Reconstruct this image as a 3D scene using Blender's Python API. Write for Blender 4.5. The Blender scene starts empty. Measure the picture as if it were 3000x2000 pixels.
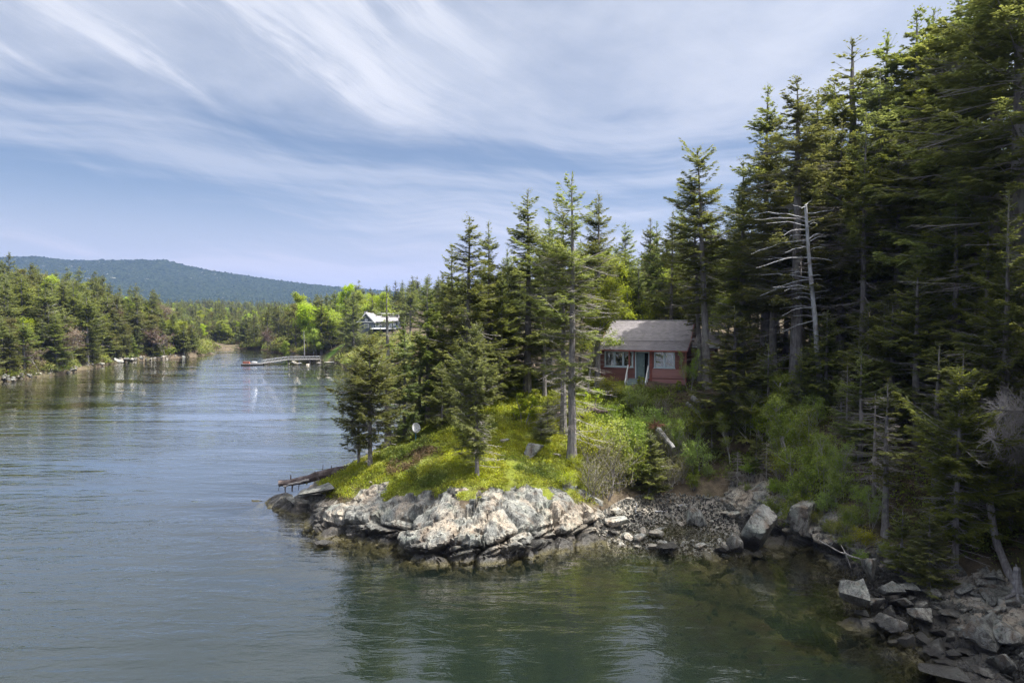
import bpy, math, random
import numpy as np
from mathutils import Vector, Matrix

random.seed(7)
S = bpy.context.scene
COL = S.collection
rad = math.radians

# ------------------------------------------------------------------ camera
CAMZ = 12.0
cam_d = bpy.data.cameras.new('camera'); cam = bpy.data.objects.new('camera', cam_d); COL.objects.link(cam)
cam_d.sensor_width = 36.0; cam_d.lens = 24.0; cam_d.clip_start = 0.3; cam_d.clip_end = 12000
PITCH = math.atan(60 / 2000)
cam.location = (0, 0, CAMZ); cam.rotation_euler = (math.pi / 2 - PITCH, 0, 0)
S.camera = cam

# ------------------------------------------------------------------ sun, sky, exposure
SUN_EL, SUN_AZ = rad(60), rad(97)          # azimuth: clockwise from +Y (the view direction)
SKY_STRENGTH = 0.10
sd = bpy.data.lights.new('sun', 'SUN'); sun = bpy.data.objects.new('sun', sd); COL.objects.link(sun)
sd.energy = 2.5; sd.angle = rad(0.6); sd.color = (1.0, 0.95, 0.87)
sdir = Vector((math.sin(SUN_AZ) * math.cos(SUN_EL), math.cos(SUN_AZ) * math.cos(SUN_EL), math.sin(SUN_EL)))
sun.rotation_euler = (-sdir).to_track_quat('-Z', 'Y').to_euler()
sun.location = sdir * 200

S.view_settings.view_transform = 'Standard'; S.view_settings.look = 'None'
S.view_settings.exposure = 1.9; S.view_settings.gamma = 1.0; S.view_settings.use_curve_mapping = False
S.render.engine = 'CYCLES'
S.cycles.max_bounces = 9; S.cycles.diffuse_bounces = 5; S.cycles.glossy_bounces = 3
S.cycles.transmission_bounces = 6; S.cycles.transparent_max_bounces = 8; S.cycles.volume_bounces = 0
S.cycles.use_denoising = True; S.cycles.denoising_prefilter = 'NONE'
S.cycles.caustics_reflective = False; S.cycles.caustics_refractive = False
S.cycles.sample_clamp_indirect = 4.0

W = bpy.data.worlds.new("World"); S.world = W; W.use_nodes = True
nt = W.node_tree; nt.nodes.clear()


class NB:
    """small helper that writes node maths"""
    def __init__(self, nt): self.nt = nt
    def n(self, t, **kw):
        nd = self.nt.nodes.new(t)
        for k, v in kw.items(): setattr(nd, k, v)
        return nd
    def l(self, a, b): self.nt.links.new(a, b)
    def put(self, sock, v):
        if isinstance(v, bpy.types.NodeSocket): self.l(v, sock)
        elif v is not None: sock.default_value = v
    def m(self, op, a, b=None, c=None, clamp=False):
        nd = self.n('ShaderNodeMath', operation=op, use_clamp=clamp)
        self.put(nd.inputs[0], a); self.put(nd.inputs[1], b)
        if c is not None: self.put(nd.inputs[2], c)
        return nd.outputs[0]
    def comb(self, x, y, z):
        nd = self.n('ShaderNodeCombineXYZ')
        for i, v in enumerate((x, y, z)): self.put(nd.inputs[i], v)
        return nd.outputs[0]
    def sep(self, v):
        nd = self.n('ShaderNodeSeparateXYZ'); self.l(v, nd.inputs[0]); return nd.outputs
    def noise(self, vec, scale, detail=4, rough=0.55, dist=0.0, lac=2.0):
        nd = self.n('ShaderNodeTexNoise')
        if vec is not None: self.l(vec, nd.inputs['Vector'])
        nd.inputs['Scale'].default_value = scale; nd.inputs['Detail'].default_value = detail
        nd.inputs['Roughness'].default_value = rough; nd.inputs['Distortion'].default_value = dist
        nd.inputs['Lacunarity'].default_value = lac
        return nd.outputs['Fac']
    def voro(self, vec, scale, feature='F1', out='Distance', rnd=1.0):
        nd = self.n('ShaderNodeTexVoronoi', feature=feature)
        if vec is not None: self.l(vec, nd.inputs['Vector'])
        nd.inputs['Scale'].default_value = scale; nd.inputs['Randomness'].default_value = rnd
        return nd.outputs[out]
    def ss(self, v, lo, hi, a=0.0, b=1.0):
        nd = self.n('ShaderNodeMapRange', interpolation_type='SMOOTHSTEP')
        self.put(nd.inputs[0], v); self.put(nd.inputs[1], lo); self.put(nd.inputs[2], hi)
        self.put(nd.inputs[3], a); self.put(nd.inputs[4], b)
        return nd.outputs[0]
    def mix(self, f, a, b, mode='MIX'):
        nd = self.n('ShaderNodeMix', data_type='RGBA', blend_type=mode)
        self.put(nd.inputs[0], f)
        for i, v in ((6, a), (7, b)):
            if isinstance(v, (tuple, list)) and len(v) == 3: v = (*v, 1)
            self.put(nd.inputs[i], v)
        return nd.outputs[2]
    def mapping(self, vec, scale=(1, 1, 1), rot=(0, 0, 0), loc=(0, 0, 0)):
        nd = self.n('ShaderNodeMapping'); self.l(vec, nd.inputs[0])
        nd.inputs['Scale'].default_value = scale; nd.inputs['Rotation'].default_value = rot
        nd.inputs['Location'].default_value = loc
        return nd.outputs[0]
    def bump(self, h, strength=0.5, dist=0.1, normal=None):
        nd = self.n('ShaderNodeBump'); self.put(nd.inputs['Height'], h)
        nd.inputs['Strength'].default_value = strength; nd.inputs['Distance'].default_value = dist
        if normal is not None: self.l(normal, nd.inputs['Normal'])
        return nd.outputs[0]


b = NB(nt)
sky = b.n('ShaderNodeTexSky', sky_type='NISHITA', sun_disc=False)
sky.sun_elevation = SUN_EL; sky.sun_rotation = SUN_AZ; sky.altitude = 0; sky.air_density = 1.0
sky.dust_density = 0.6; sky.ozone_density = 2.0
tc = b.n('ShaderNodeTexCoord')
dx, dy, dz = b.sep(tc.outputs['Generated'])
el = b.m('MULTIPLY', b.m('ARCSINE', dz), 180 / math.pi)          # degrees above the horizon
az = b.m('MULTIPLY', b.m('ARCTAN2', dx, dy), 180 / math.pi)      # degrees right of the view direction
zz = b.m('MAXIMUM', b.m('ADD', dz, 0.03), 0.03)
plane = b.comb(b.m('DIVIDE', dx, zz), b.m('DIVIDE', dy, zz), 0.0)  # the cloud layer seen in perspective
warp = b.noise(plane, 0.5, 3, 0.5)
pw = b.comb(b.m('ADD', b.m('DIVIDE', dx, zz), b.m('MULTIPLY', warp, 0.5)), b.m('ADD', b.m('DIVIDE', dy, zz), b.m('MULTIPLY', warp, 0.4)), 0.0)
ang = b.comb(az, el, 0.0)
wa = b.noise(b.mapping(ang, (0.04, 0.07, 1)), 1.0, 2, 0.45)
wb = b.noise(b.mapping(ang, (0.06, 0.07, 1), (0, 0, 0), (9, 4, 0)), 1.0, 2, 0.45)
angw = b.comb(b.m('ADD', az, b.m('MULTIPLY', wa, 6)), b.m('ADD', el, b.m('MULTIPLY', wb, 5)), 0.0)
streak = b.noise(b.mapping(b.mapping(angw, (1, 1, 1), (0, 0, rad(29))), (0.030, 0.21, 1), (0, 0, 0), (3.1, 1.7, 0)), 1.0, 9, 0.60)   # cirrus falling to the right
fibre = b.noise(b.mapping(b.mapping(angw, (1, 1, 1), (0, 0, rad(24))), (0.05, 0.9, 1), (0, 0, 0), (1.1, 8.7, 0)), 1.0, 8, 0.62)
bands = b.noise(b.mapping(b.mapping(angw, (1, 1, 1), (0, 0, rad(4))), (0.022, 0.26, 1), (0, 0, 0), (2.2, 5.3, 0)), 1.0, 8, 0.58)
soft = b.noise(b.mapping(angw, (0.045, 0.10, 1), (0, 0, rad(10)), (7.7, 2.1, 0)), 1.0, 6, 0.55)
puff = b.noise(b.mapping(angw, (0.20, 0.42, 1), (0, 0, 0), (1.7, 6.1, 0)), 1.0, 7, 0.6)
hi = b.ss(b.m('ADD', el, b.m('MULTIPLY', b.m('SUBTRACT', soft, 0.5), 9)), 13.5, 17.5)
leftw = b.ss(az, 4, -14, 0.10, 1.0)
s1 = b.ss(b.m('ADD', b.m('MULTIPLY', streak, 0.82), b.m('MULTIPLY', fibre, 0.18)), 0.42, 0.64)
b1 = b.ss(b.m('ADD', b.m('MULTIPLY', bands, 0.86), b.m('MULTIPLY', fibre, 0.14)), 0.40, 0.62)
veil_hi = b.m('ADD', b.m('MULTIPLY', b.ss(soft, 0.35, 0.6), 0.28), b.m('ADD', 0.55, b.m('MULTIPLY', puff, 0.16)))
cl_hi = b.m('ADD', veil_hi, b.m('MULTIPLY', b.m('MULTIPLY', s1, leftw), 0.4), clamp=True)
low_veil = b.ss(el, 11.5, 4.5, 0.28, 0.78)
cl_lo = b.m('ADD', low_veil, b.m('MULTIPLY', b1, 0.42), clamp=True)
cloud = b.m('ADD', b.m('MULTIPLY', cl_hi, hi), b.m('MULTIPLY', cl_lo, b.m('SUBTRACT', 1.0, hi)), clamp=True)
bright = b.ss(b.m('ADD', b.m('MULTIPLY', s1, b.m('MULTIPLY', hi, leftw)), b.m('ADD', b.m('MULTIPLY', b.ss(az, -10, 22), 0.40), b.m('MULTIPLY', b.m('MULTIPLY', b1, 0.35), b.m('SUBTRACT', 1.0, hi)))), 0.0, 1.1)
vd = b.n('ShaderNodeVectorMath', operation='DOT_PRODUCT'); b.l(tc.outputs['Generated'], vd.inputs[0]); vd.inputs[1].default_value = tuple(sdir)
near_sun = b.m('POWER', b.m('MAXIMUM', vd.outputs['Value'], 0.0), 6.0)      # cirrus brighter towards the sun, glow boosted out of view to fill the shade
cloud_col0 = b.mix(bright, b.mix(b.ss(el, 12, 3), (1.72, 1.88, 2.18, 1), (1.78, 1.87, 2.12, 1)), (2.26, 2.35, 2.56, 1))
skyc = b.mix(1.0, sky.outputs[0], (0.145, 0.205, 0.245, 1), 'MULTIPLY')
cloud_col = b.mix(near_sun, cloud_col0, (26, 25.5, 25, 1))
col = b.mix(cloud, skyc, cloud_col)
bg = b.n('ShaderNodeBackground'); b.l(col, bg.inputs[0]); bg.inputs[1].default_value = SKY_STRENGTH
out = b.n('ShaderNodeOutputWorld'); b.l(bg.outputs[0], out.inputs[0])

# ------------------------------------------------------------------ pixel helpers (3000 x 2000 survey of the photograph)
cp, sp = math.cos(PITCH), math.sin(PITCH)
def ray(px, py):
    u, v = (px - 1500) / 2000, -(py - 1000) / 2000
    return (u, cp + v * sp, -sp + v * cp)
def at(px, py, Y):
    r = ray(px, py); k = Y / r[1]
    return (r[0] * k, Y, CAMZ + r[2] * k)
def atz(px, py, z=0.0):
    r = ray(px, py); k = (z - CAMZ) / r[2]
    return (r[0] * k, r[1] * k, z)
def to_px(x, y, z):
    zc = z - CAMZ
    f = y * cp - zc * sp; up = y * sp + zc * cp
    return 1500 + 2000 * x / f, 1000 - 2000 * up / f

# ------------------------------------------------------------------ numpy noise
def _h(ix, iy, iz, seed):
    n = (ix.astype(np.int64) * 374761393 + iy.astype(np.int64) * 668265263 + iz.astype(np.int64) * 2147483647 + seed * 974634777) & 0xFFFFFFFF
    n = ((n ^ (n >> 13)) * 1274126177) & 0xFFFFFFFF
    n = ((n ^ (n >> 15)) * 2246822519) & 0xFFFFFFFF
    n = (n ^ (n >> 16)) & 0xFFFFFF
    return n / float(0xFFFFFF)
def vnoise(p, seed=0):
    i = np.floor(p); f = p - i; f = f * f * (3 - 2 * f); i = i.astype(np.int64)
    r = 0
    for a in (0, 1):
        for c in (0, 1):
            for d in (0, 1):
                w = (f[:, 0] if a else 1 - f[:, 0]) * (f[:, 1] if c else 1 - f[:, 1]) * (f[:, 2] if d else 1 - f[:, 2])
                r = r + w * _h(i[:, 0] + a, i[:, 1] + c, i[:, 2] + d, seed)
    return r
def fbm(p, octv=4, seed=0, gain=0.5):
    r, a, t = 0, 1.0, 0
    for k in range(octv):
        r = r + a * vnoise(p * 2 ** k + 13.7 * k, seed + k); t += a; a *= gain
    return r / t
def cells(p, seed=0):
    """F1, F2, id value and offset from the cell's point"""
    i = np.floor(p).astype(np.int64); N = len(p)
    f1 = np.full(N, 1e9); f2 = np.full(N, 1e9); cid = np.zeros(N); off = np.zeros((N, 3))
    for a in (-1, 0, 1):
        for c in (-1, 0, 1):
            for d in (-1, 0, 1):
                j = i + np.array([a, c, d])
                q = np.stack([_h(j[:, 0], j[:, 1], j[:, 2], seed + k) for k in (1, 2, 3)], 1) + j
                dv = p - q; D = (dv ** 2).sum(1)
                idv = _h(j[:, 0], j[:, 1], j[:, 2], seed + 9)
                m = D < f1
                f2 = np.where(m, f1, np.minimum(f2, D))
                f1 = np.where(m, D, f1); cid = np.where(m, idv, cid); off = np.where(m[:, None], dv, off)
    return np.sqrt(f1), np.sqrt(f2), cid, off

# ------------------------------------------------------------------ mesh helpers
def np_mesh(name, V, F, mat=None, smooth=False, attrs=None):
    """V (n,3); F = list of int arrays (m,3) / (m,4)"""
    V = np.asarray(V, dtype=np.float32)
    if not isinstance(F, list): F = [F]
    F = [np.asarray(f, dtype=np.int32) for f in F if len(f)]
    me = bpy.data.meshes.new(name)
    me.vertices.add(len(V)); me.vertices.foreach_set('co', V.ravel())
    nl = sum(f.size for f in F); npoly = sum(len(f) for f in F)
    me.loops.add(nl); me.polygons.add(npoly)
    me.loops.foreach_set('vertex_index', np.concatenate([f.ravel() for f in F]))
    sizes = np.concatenate([np.full(len(f), f.shape[1], dtype=np.int32) for f in F])
    st = np.concatenate([[0], np.cumsum(sizes)[:-1]]).astype(np.int32)
    me.polygons.foreach_set('loop_start', st)
    me.update(calc_edges=True)
    me.polygons.foreach_set('use_smooth', np.full(npoly, smooth))
    if attrs:
        for k, v in attrs.items():
            at_ = me.attributes.new(k, 'FLOAT', 'POINT'); at_.data.foreach_set('value', np.asarray(v, dtype=np.float32))
    if mat is not None: me.materials.append(mat)
    me.validate(); return me

class MB:
    def __init__(s): s.V = []; s.F3 = []; s.F4 = []; s.n = 0; s.A = []
    def add(s, V, F, a=0.0):
        V = np.asarray(V, dtype=float).reshape(-1, 3); F = np.asarray(F, dtype=int)
        (s.F3 if F.shape[1] == 3 else s.F4).append(F + s.n)
        s.V.append(V); s.n += len(V)
        s.A.append(np.full(len(V), a) if np.isscalar(a) else np.asarray(a))
    def box(s, c, d, rz=0.0, M=None):
        x, y, z = d[0] / 2, d[1] / 2, d[2] / 2
        V = np.array([(i * x, j * y, k * z) for k in (-1, 1) for j in (-1, 1) for i in (-1, 1)])
        if M is not None: V = V @ np.array(M).T
        if rz:
            ca, sa = math.cos(rz), math.sin(rz); V = V @ np.array([[ca, sa, 0], [-sa, ca, 0], [0, 0, 1]])
        s.add(V + np.array(c), [(0, 2, 3, 1), (4, 5, 7, 6), (0, 1, 5, 4), (2, 6, 7, 3), (0, 4, 6, 2), (1, 3, 7, 5)])
    def bar(s, p, q, w, h=None):
        """rectangular bar from p to q"""
        h = h or w; p = np.array(p, float); q = np.array(q, float); d = q - p; L = np.linalg.norm(d); d = d / L
        up = np.array([0, 0, 1.0]) if abs(d[2]) < 0.9 else np.array([0, 1.0, 0])
        sx = np.cross(d, up); sx /= np.linalg.norm(sx); su = np.cross(sx, d)
        V = [e + i * sx * w / 2 + k * su * h / 2 for e in (p, q) for k in (-1, 1) for i in (-1, 1)]
        s.add(V, [(0, 2, 3, 1), (4, 5, 7, 6), (0, 1, 5, 4), (2, 6, 7, 3), (0, 4, 6, 2), (1, 3, 7, 5)])
    def tube(s, pts, r, sides=6, a=0.0, cap=True):
        pts = np.asarray(pts, float); n = len(pts); r = np.broadcast_to(np.asarray(r, float), (n,))
        t = np.gradient(pts, axis=0); t /= np.linalg.norm(t, axis=1)[:, None] + 1e-9
        up = np.array([0.0, 0, 1]) if abs(t[0, 2]) < 0.8 else np.array([1.0, 0, 0])
        sx = np.cross(t, up); sx /= np.linalg.norm(sx, axis=1)[:, None] + 1e-9; su = np.cross(sx, t)
        an = np.linspace(0, 2 * math.pi, sides, endpoint=False)
        V = pts[:, None, :] + r[:, None, None] * (np.cos(an)[None, :, None] * sx[:, None, :] + np.sin(an)[None, :, None] * su[:, None, :])
        i = np.arange(n - 1)[:, None] * sides; j = np.arange(sides)[None, :]; k = (j + 1) % sides
        F = np.stack([i + j, i + k, i + sides + k, i + sides + j], -1).reshape(-1, 4)
        base = s.n
        s.add(V.reshape(-1, 3), F, a)
        if cap and sides == 4:
            s.F4.append(np.array([[base, base + 3, base + 2, base + 1], [base + (n - 1) * 4 + q for q in range(4)]]))
        elif cap:
            s.V.append(pts[[0, -1]]); s.A.append(np.full(2, a)); c0 = s.n; s.n += 2
            jj = np.arange(sides); kk = (jj + 1) % sides
            s.F3.append(np.stack([base + kk, base + jj, np.full(sides, c0)], 1))
            s.F3.append(np.stack([base + (n - 1) * sides + jj, base + (n - 1) * sides + kk, np.full(sides, c0 + 1)], 1))
    def mesh(s, name, mat=None, smooth=False, attr=None):
        F = []
        if s.F3: F.append(np.concatenate(s.F3))
        if s.F4: F.append(np.concatenate(s.F4))
        return np_mesh(name, np.concatenate(s.V), F, mat, smooth, {attr: np.concatenate(s.A)} if attr else None)

def obj(name, me, parent=None, loc=None):
    o = bpy.data.objects.new(name, me); COL.objects.link(o)
    if parent is not None: o.parent = parent
    if loc is not None: o.location = loc
    return o
def tag(o, label=None, cat=None, group=None, kind=None):
    if label: o['label'] = label
    if cat: o['category'] = cat
    if group: o['group'] = group
    if kind: o['kind'] = kind
    return o
def empty(name, loc, rz=0.0, label=None, cat=None, group=None):
    o = bpy.data.objects.new(name, None); COL.objects.link(o)
    o.location = loc; o.rotation_euler = (0, 0, rz); o.empty_display_size = 0.2
    return tag(o, label, cat, group)

_ones = ['', 'first', 'second', 'third', 'fourth', 'fifth', 'sixth', 'seventh', 'eighth', 'ninth', 'tenth', 'eleventh', 'twelfth',
         'thirteenth', 'fourteenth', 'fifteenth', 'sixteenth', 'seventeenth', 'eighteenth', 'nineteenth']
_tens = {2: ('twenty', 'twentieth'), 3: ('thirty', 'thirtieth'), 4: ('forty', 'fortieth'), 5: ('fifty', 'fiftieth'), 6: ('sixty', 'sixtieth'),
         7: ('seventy', 'seventieth'), 8: ('eighty', 'eightieth'), 9: ('ninety', 'ninetieth')}
def ordinal(n):
    if n < 20: return _ones[n]
    if n >= 100: return 'hundredth' if n == 100 else 'hundred-and-' + ordinal(n - 100)
    a, c = divmod(n, 10)
    return _tens[a][1] if c == 0 else _tens[a][0] + '-' + _ones[c]

# ------------------------------------------------------------------ materials
def newmat(name):
    m = bpy.data.materials.new(name); m.use_nodes = True; m.node_tree.nodes.clear()
    return m, NB(m.node_tree)
def finish(m, nb, shader, disp=None):
    o = nb.n('ShaderNodeOutputMaterial'); nb.l(shader, o.inputs[0]); return m
def princ(nb, col, rough=0.7, normal=None, spec=0.4, metal=0.0):
    p = nb.n('ShaderNodeBsdfPrincipled')
    if isinstance(col, (tuple, list)) and len(col) == 3: col = (*col, 1)
    nb.put(p.inputs['Base Color'], col); nb.put(p.inputs['Roughness'], rough)
    p.inputs['Specular IOR Level'].default_value = spec; p.inputs['Metallic'].default_value = metal
    if normal is not None: nb.l(normal, p.inputs['Normal'])
    return p.outputs[0]
def geo_pos(nb): return nb.n('ShaderNodeNewGeometry').outputs['Position']
def obj_co(nb): return nb.n('ShaderNodeTexCoord').outputs['Object']
def rnd(nb): return nb.n('ShaderNodeObjectInfo').outputs['Random']
def attr(nb, name): return nb.n('ShaderNodeAttribute', attribute_name=name).outputs['Fac']

def simple(name, col, rough=0.6, var=0.25, scale=6.0, bump=0.15, spec=0.4, metal=0.0, stretch=(1, 1, 1)):
    m, nb = newmat(name)
    co = nb.mapping(obj_co(nb), stretch)
    n = nb.noise(co, scale, 5, 0.6)
    c = nb.mix(nb.ss(n, 0.3, 0.7), tuple(x * (1 - var) for x in col), tuple(min(1, x * (1 + var)) for x in col))
    return finish(m, nb, princ(nb, c, rough, nb.bump(n, bump, 0.05), spec, metal))

def foliage(name, dark, light, tipc, transl=0.35, rough=0.6, nscale=0.8):
    m, nb = newmat(name)
    n = nb.noise(geo_pos(nb), nscale, 3, 0.6)
    r = rnd(nb)
    isl = nb.n('ShaderNodeNewGeometry').outputs['Random Per Island']
    f = nb.m('ADD', nb.m('MULTIPLY', nb.ss(n, 0.35, 0.65), 0.5), nb.m('MULTIPLY', isl, 0.5))
    c = nb.mix(f, dark, light)
    c = nb.mix(nb.m('MULTIPLY', attr(nb, 'tip'), nb.ss(n, 0.3, 0.65, 0.3, 1.0)), c, tipc)
    hs = nb.n('ShaderNodeHueSaturation'); nb.l(c, hs.inputs['Color'])
    nb.put(hs.inputs['Hue'], nb.m('ADD', 0.485, nb.m('MULTIPLY', r, 0.03)))
    nb.put(hs.inputs['Value'], nb.m('ADD', 0.75, nb.m('MULTIPLY', r, 0.55)))
    nb.put(hs.inputs['Saturation'], nb.m('ADD', 0.85, nb.m('MULTIPLY', nb.m('FRACT', nb.m('MULTIPLY', r, 7.3)), 0.25)))
    c = hs.outputs[0]
    d = princ(nb, c, rough, None, 0.25)
    t = nb.n('ShaderNodeBsdfTranslucent'); nb.l(nb.mix(0.4, c, nb.mix(1.0, c, (1.6, 1.5, 0.5, 1), 'MULTIPLY')), t.inputs[0])
    mx = nb.n('ShaderNodeMixShader'); mx.inputs[0].default_value = transl
    nb.l(d, mx.inputs[1]); nb.l(t.outputs[0], mx.inputs[2])
    return finish(m, nb, mx.outputs[0])

M = {}
M['spruce'] = foliage('spruce_needles', (0.085, 0.112, 0.040), (0.18, 0.208, 0.07), (0.34, 0.355, 0.09), 0.52)
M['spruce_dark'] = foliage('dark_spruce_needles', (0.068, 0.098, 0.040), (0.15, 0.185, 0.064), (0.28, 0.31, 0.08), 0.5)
M['leaf_lime'] = foliage('young_leaves', (0.17, 0.25, 0.025), (0.30, 0.39, 0.04), (0.42, 0.46, 0.06), 0.55)
M['leaf_green'] = foliage('green_leaves', (0.11, 0.17, 0.03), (0.22, 0.31, 0.055), (0.34, 0.40, 0.07), 0.52)
M['leaf_olive'] = foliage('olive_buds', (0.08, 0.085, 0.03), (0.15, 0.15, 0.05), (0.22, 0.2, 0.06), 0.35)
M['bud_red'] = foliage('reddish_buds', (0.10, 0.07, 0.05), (0.17, 0.12, 0.08), (0.2, 0.13, 0.09), 0.3)
M['cover'] = foliage('ground_cover_leaves', (0.13, 0.165, 0.02), (0.30, 0.34, 0.035), (0.47, 0.47, 0.055), 0.42, nscale=0.6)
M['cover_green'] = foliage('low_shrub_leaves', (0.05, 0.08, 0.018), (0.12, 0.17, 0.03), (0.25, 0.28, 0.05), 0.38, nscale=0.7)
M['cover_brown'] = foliage('dry_heath', (0.07, 0.05, 0.03), (0.13, 0.095, 0.05), (0.18, 0.12, 0.06), 0.2)

def bark(name, a, bcol, lichen, amount=0.4):
    m, nb = newmat(name)
    co = obj_co(nb)
    n = nb.noise(nb.mapping(co, (1, 1, 0.18)), 14, 5, 0.65)
    l = nb.noise(nb.mapping(co, (1, 1, 0.6)), 2.3, 5, 0.65)
    c = nb.mix(nb.ss(n, 0.3, 0.7), a, bcol)
    c = nb.mix(nb.m('MULTIPLY', nb.ss(l, 0.48, 0.62), amount), c, lichen)
    return finish(m, nb, princ(nb, c, 0.85, nb.bump(n, 0.7, 0.04), 0.2))
M['bark'] = bark('spruce_bark', (0.13, 0.118, 0.118), (0.27, 0.25, 0.245), (0.34, 0.35, 0.33))
M['bark_far'] = bark('far_bark', (0.10, 0.09, 0.085), (0.17, 0.155, 0.15), (0.22, 0.22, 0.2))
M['twig'] = bark('dead_twigs', (0.19, 0.172, 0.162), (0.33, 0.30, 0.285), (0.36, 0.35, 0.32))
M['birch'] = bark('pale_bark', (0.22, 0.205, 0.19), (0.40, 0.38, 0.36), (0.12, 0.11, 0.10), 0.5)
M['snag'] = bark('weathered_wood', (0.26, 0.27, 0.29), (0.46, 0.47, 0.50), (0.2, 0.16, 0.14), 0.6)
M['drift'] = bark('driftwood', (0.04, 0.03, 0.028), (0.10, 0.075, 0.068), (0.26, 0.22, 0.21), 0.35)
M['grey_log'] = bark('grey_log', (0.13, 0.125, 0.125), (0.26, 0.25, 0.25), (0.36, 0.36, 0.36), 0.4)
M['rootplate'] = simple('rusty_roots', (0.20, 0.10, 0.055), 0.9, 0.4, 12, 0.5)

def rock_mat(name, world=True, light=1.0, wet=True, lich=0.6, warm=0.5):
    m, nb = newmat(name)
    g = nb.n('ShaderNodeNewGeometry'); P = g.outputs['Position']
    co = P if world else obj_co(nb)
    strata = nb.mapping(co, (1.0, 1.0, 0.45), (rad(20), rad(35), rad(15)))
    big = nb.noise(strata, 0.55, 5, 0.6, 0.3)
    mid = nb.noise(strata, 2.6, 6, 0.65, 0.4)
    fine = nb.noise(strata, 11, 6, 0.7)
    cr = nb.voro(nb.mapping(strata, (1.0, 0.45, 1.6), (0.3, 0.2, 0.9)), 2.2, 'DISTANCE_TO_EDGE')
    cr2 = nb.voro(nb.mapping(co, (1, 1, 1), (0.4, 0.9, 0.2)), 9.0, 'DISTANCE_TO_EDGE')
    k = light
    c = nb.mix(nb.ss(mid, 0.32, 0.68), (0.13 * k, 0.135 * k, 0.13 * k), (0.33 * k, 0.335 * k, 0.31 * k))
    c = nb.mix(nb.m('MULTIPLY', nb.ss(big, 0.44, 0.60), warm), c, (0.46 * k, 0.385 * k, 0.30 * k))       # pale warm faces
    c = nb.mix(nb.m('MULTIPLY', nb.ss(nb.noise(co, 1.7, 6, 0.7), 0.5, 0.62), lich), c, (0.52 * k, 0.51 * k, 0.44 * k))  # crustose lichen
    c = nb.mix(nb.m('MULTIPLY', nb.ss(nb.noise(nb.mapping(co, (1, 1, 1), (0, 0, 0), (5, 3, 1)), 1.1, 5, 0.65), 0.52, 0.64), 0.45), c, (0.15 * k, 0.19 * k, 0.16 * k))  # green-grey bands
    c = nb.mix(nb.ss(nb.m('ADD', nb.m('MULTIPLY', fine, 0.5), nb.m('MULTIPLY', mid, 0.5)), 0.50, 0.40, 0.0, 0.85), c, (0.06, 0.055, 0.05))                                 # dark pits
    c = nb.mix(nb.m('MULTIPLY', nb.ss(nb.noise(nb.mapping(co, (1, 1, 0.5), (0, 0, 0), (2, 8, 3)), 0.9, 6, 0.7), 0.53, 0.64), 0.55), c, (0.17 * k, 0.115 * k, 0.075 * k))   # rusty stains
    c = nb.mix(nb.ss(nb.m('ADD', cr, nb.m('MULTIPLY', nb.m('SUBTRACT', fine, 0.5), 0.25)), 0.03, 0.0, 0.0, 0.6), c, (0.04, 0.037, 0.035))
    rough = 0.85
    if wet:
        z = nb.sep(P)[2]
        w = nb.ss(nb.m('ADD', z, nb.m('MULTIPLY', nb.m('SUBTRACT', big, 0.5), 1.6)), 1.05, 0.45)
        c = nb.mix(nb.m('MULTIPLY', w, 0.88), c, (0.030, 0.028, 0.026))                                     # black tide line
        weed = nb.ss(nb.m('ADD', z, nb.m('MULTIPLY', nb.m('SUBTRACT', mid, 0.5), 0.5)), 0.22, 0.0)
        c = nb.mix(nb.m('MULTIPLY', weed, 0.8), c, (0.065, 0.055, 0.016))
        rough = nb.m('SUBTRACT', 0.88, nb.m('MULTIPLY', w, 0.45))
    h = nb.m('ADD', nb.m('ADD', nb.m('MULTIPLY', mid, 0.6), nb.m('MULTIPLY', fine, 0.35)), nb.m('MULTIPLY', nb.ss(cr2, 0.0, 0.12), 0.18))
    return finish(m, nb, princ(nb, c, rough, nb.bump(h, 0.65, 0.16), 0.35))
M['rock'] = rock_mat('bedrock', True, 0.74, True, 0.5, 0.85)
M['boulder'] = rock_mat('boulder_stone', False, 0.85, True, 0.35, 0.2)
M['bluestone'] = rock_mat('blue_grey_stone', False, 0.9, False, 0.25, 0.0)
M['cobble'] = rock_mat('beach_stone', False, 1.15, False, 0.4, 0.7)
M['slate'] = rock_mat('dark_stone', False, 0.6, True, 0.35, 0.0)

# forest floor, moss and turf
m, nb = newmat('ground_soil')
P = geo_pos(nb); n1 = nb.noise(P, 0.25, 5, 0.6); n2 = nb.noise(P, 1.6, 6, 0.65); n3 = nb.noise(P, 14, 5, 0.7)
c = nb.mix(nb.ss(n2, 0.35, 0.65), (0.07, 0.055, 0.04), (0.14, 0.11, 0.075))
c = nb.mix(nb.m('MULTIPLY', nb.ss(n1, 0.46, 0.6), 0.5), c, (0.05, 0.058, 0.02))
c = nb.mix(nb.m('MULTIPLY', attr(nb, 'turf'), nb.ss(n2, 0.3, 0.55, 0.5, 1.0)), c, nb.mix(nb.ss(n3, 0.3, 0.7), (0.085, 0.11, 0.018), (0.20, 0.22, 0.03)))
c = nb.mix(nb.m('MULTIPLY', attr(nb, 'lawn'), 0.9), c, (0.12, 0.24, 0.025))
c = nb.mix(nb.ss(attr(nb, 'bed'), 0.1, 0.9), c, nb.mix(nb.ss(n2, 0.38, 0.62), nb.mix(nb.ss(n1, 0.4, 0.6), (0.05, 0.045, 0.016), (0.10, 0.045, 0.02)), (0.15, 0.14, 0.075)))
c = nb.mix(nb.m('MULTIPLY', attr(nb, 'shingle'), 1.0), c, nb.mix(nb.ss(n3, 0.4, 0.6), (0.13, 0.115, 0.10), (0.36, 0.33, 0.285)))
M['soil'] = finish(m, nb, princ(nb, c, 0.95, nb.bump(nb.m('ADD', n2, n3), 0.6, 0.1), 0.15))

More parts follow.
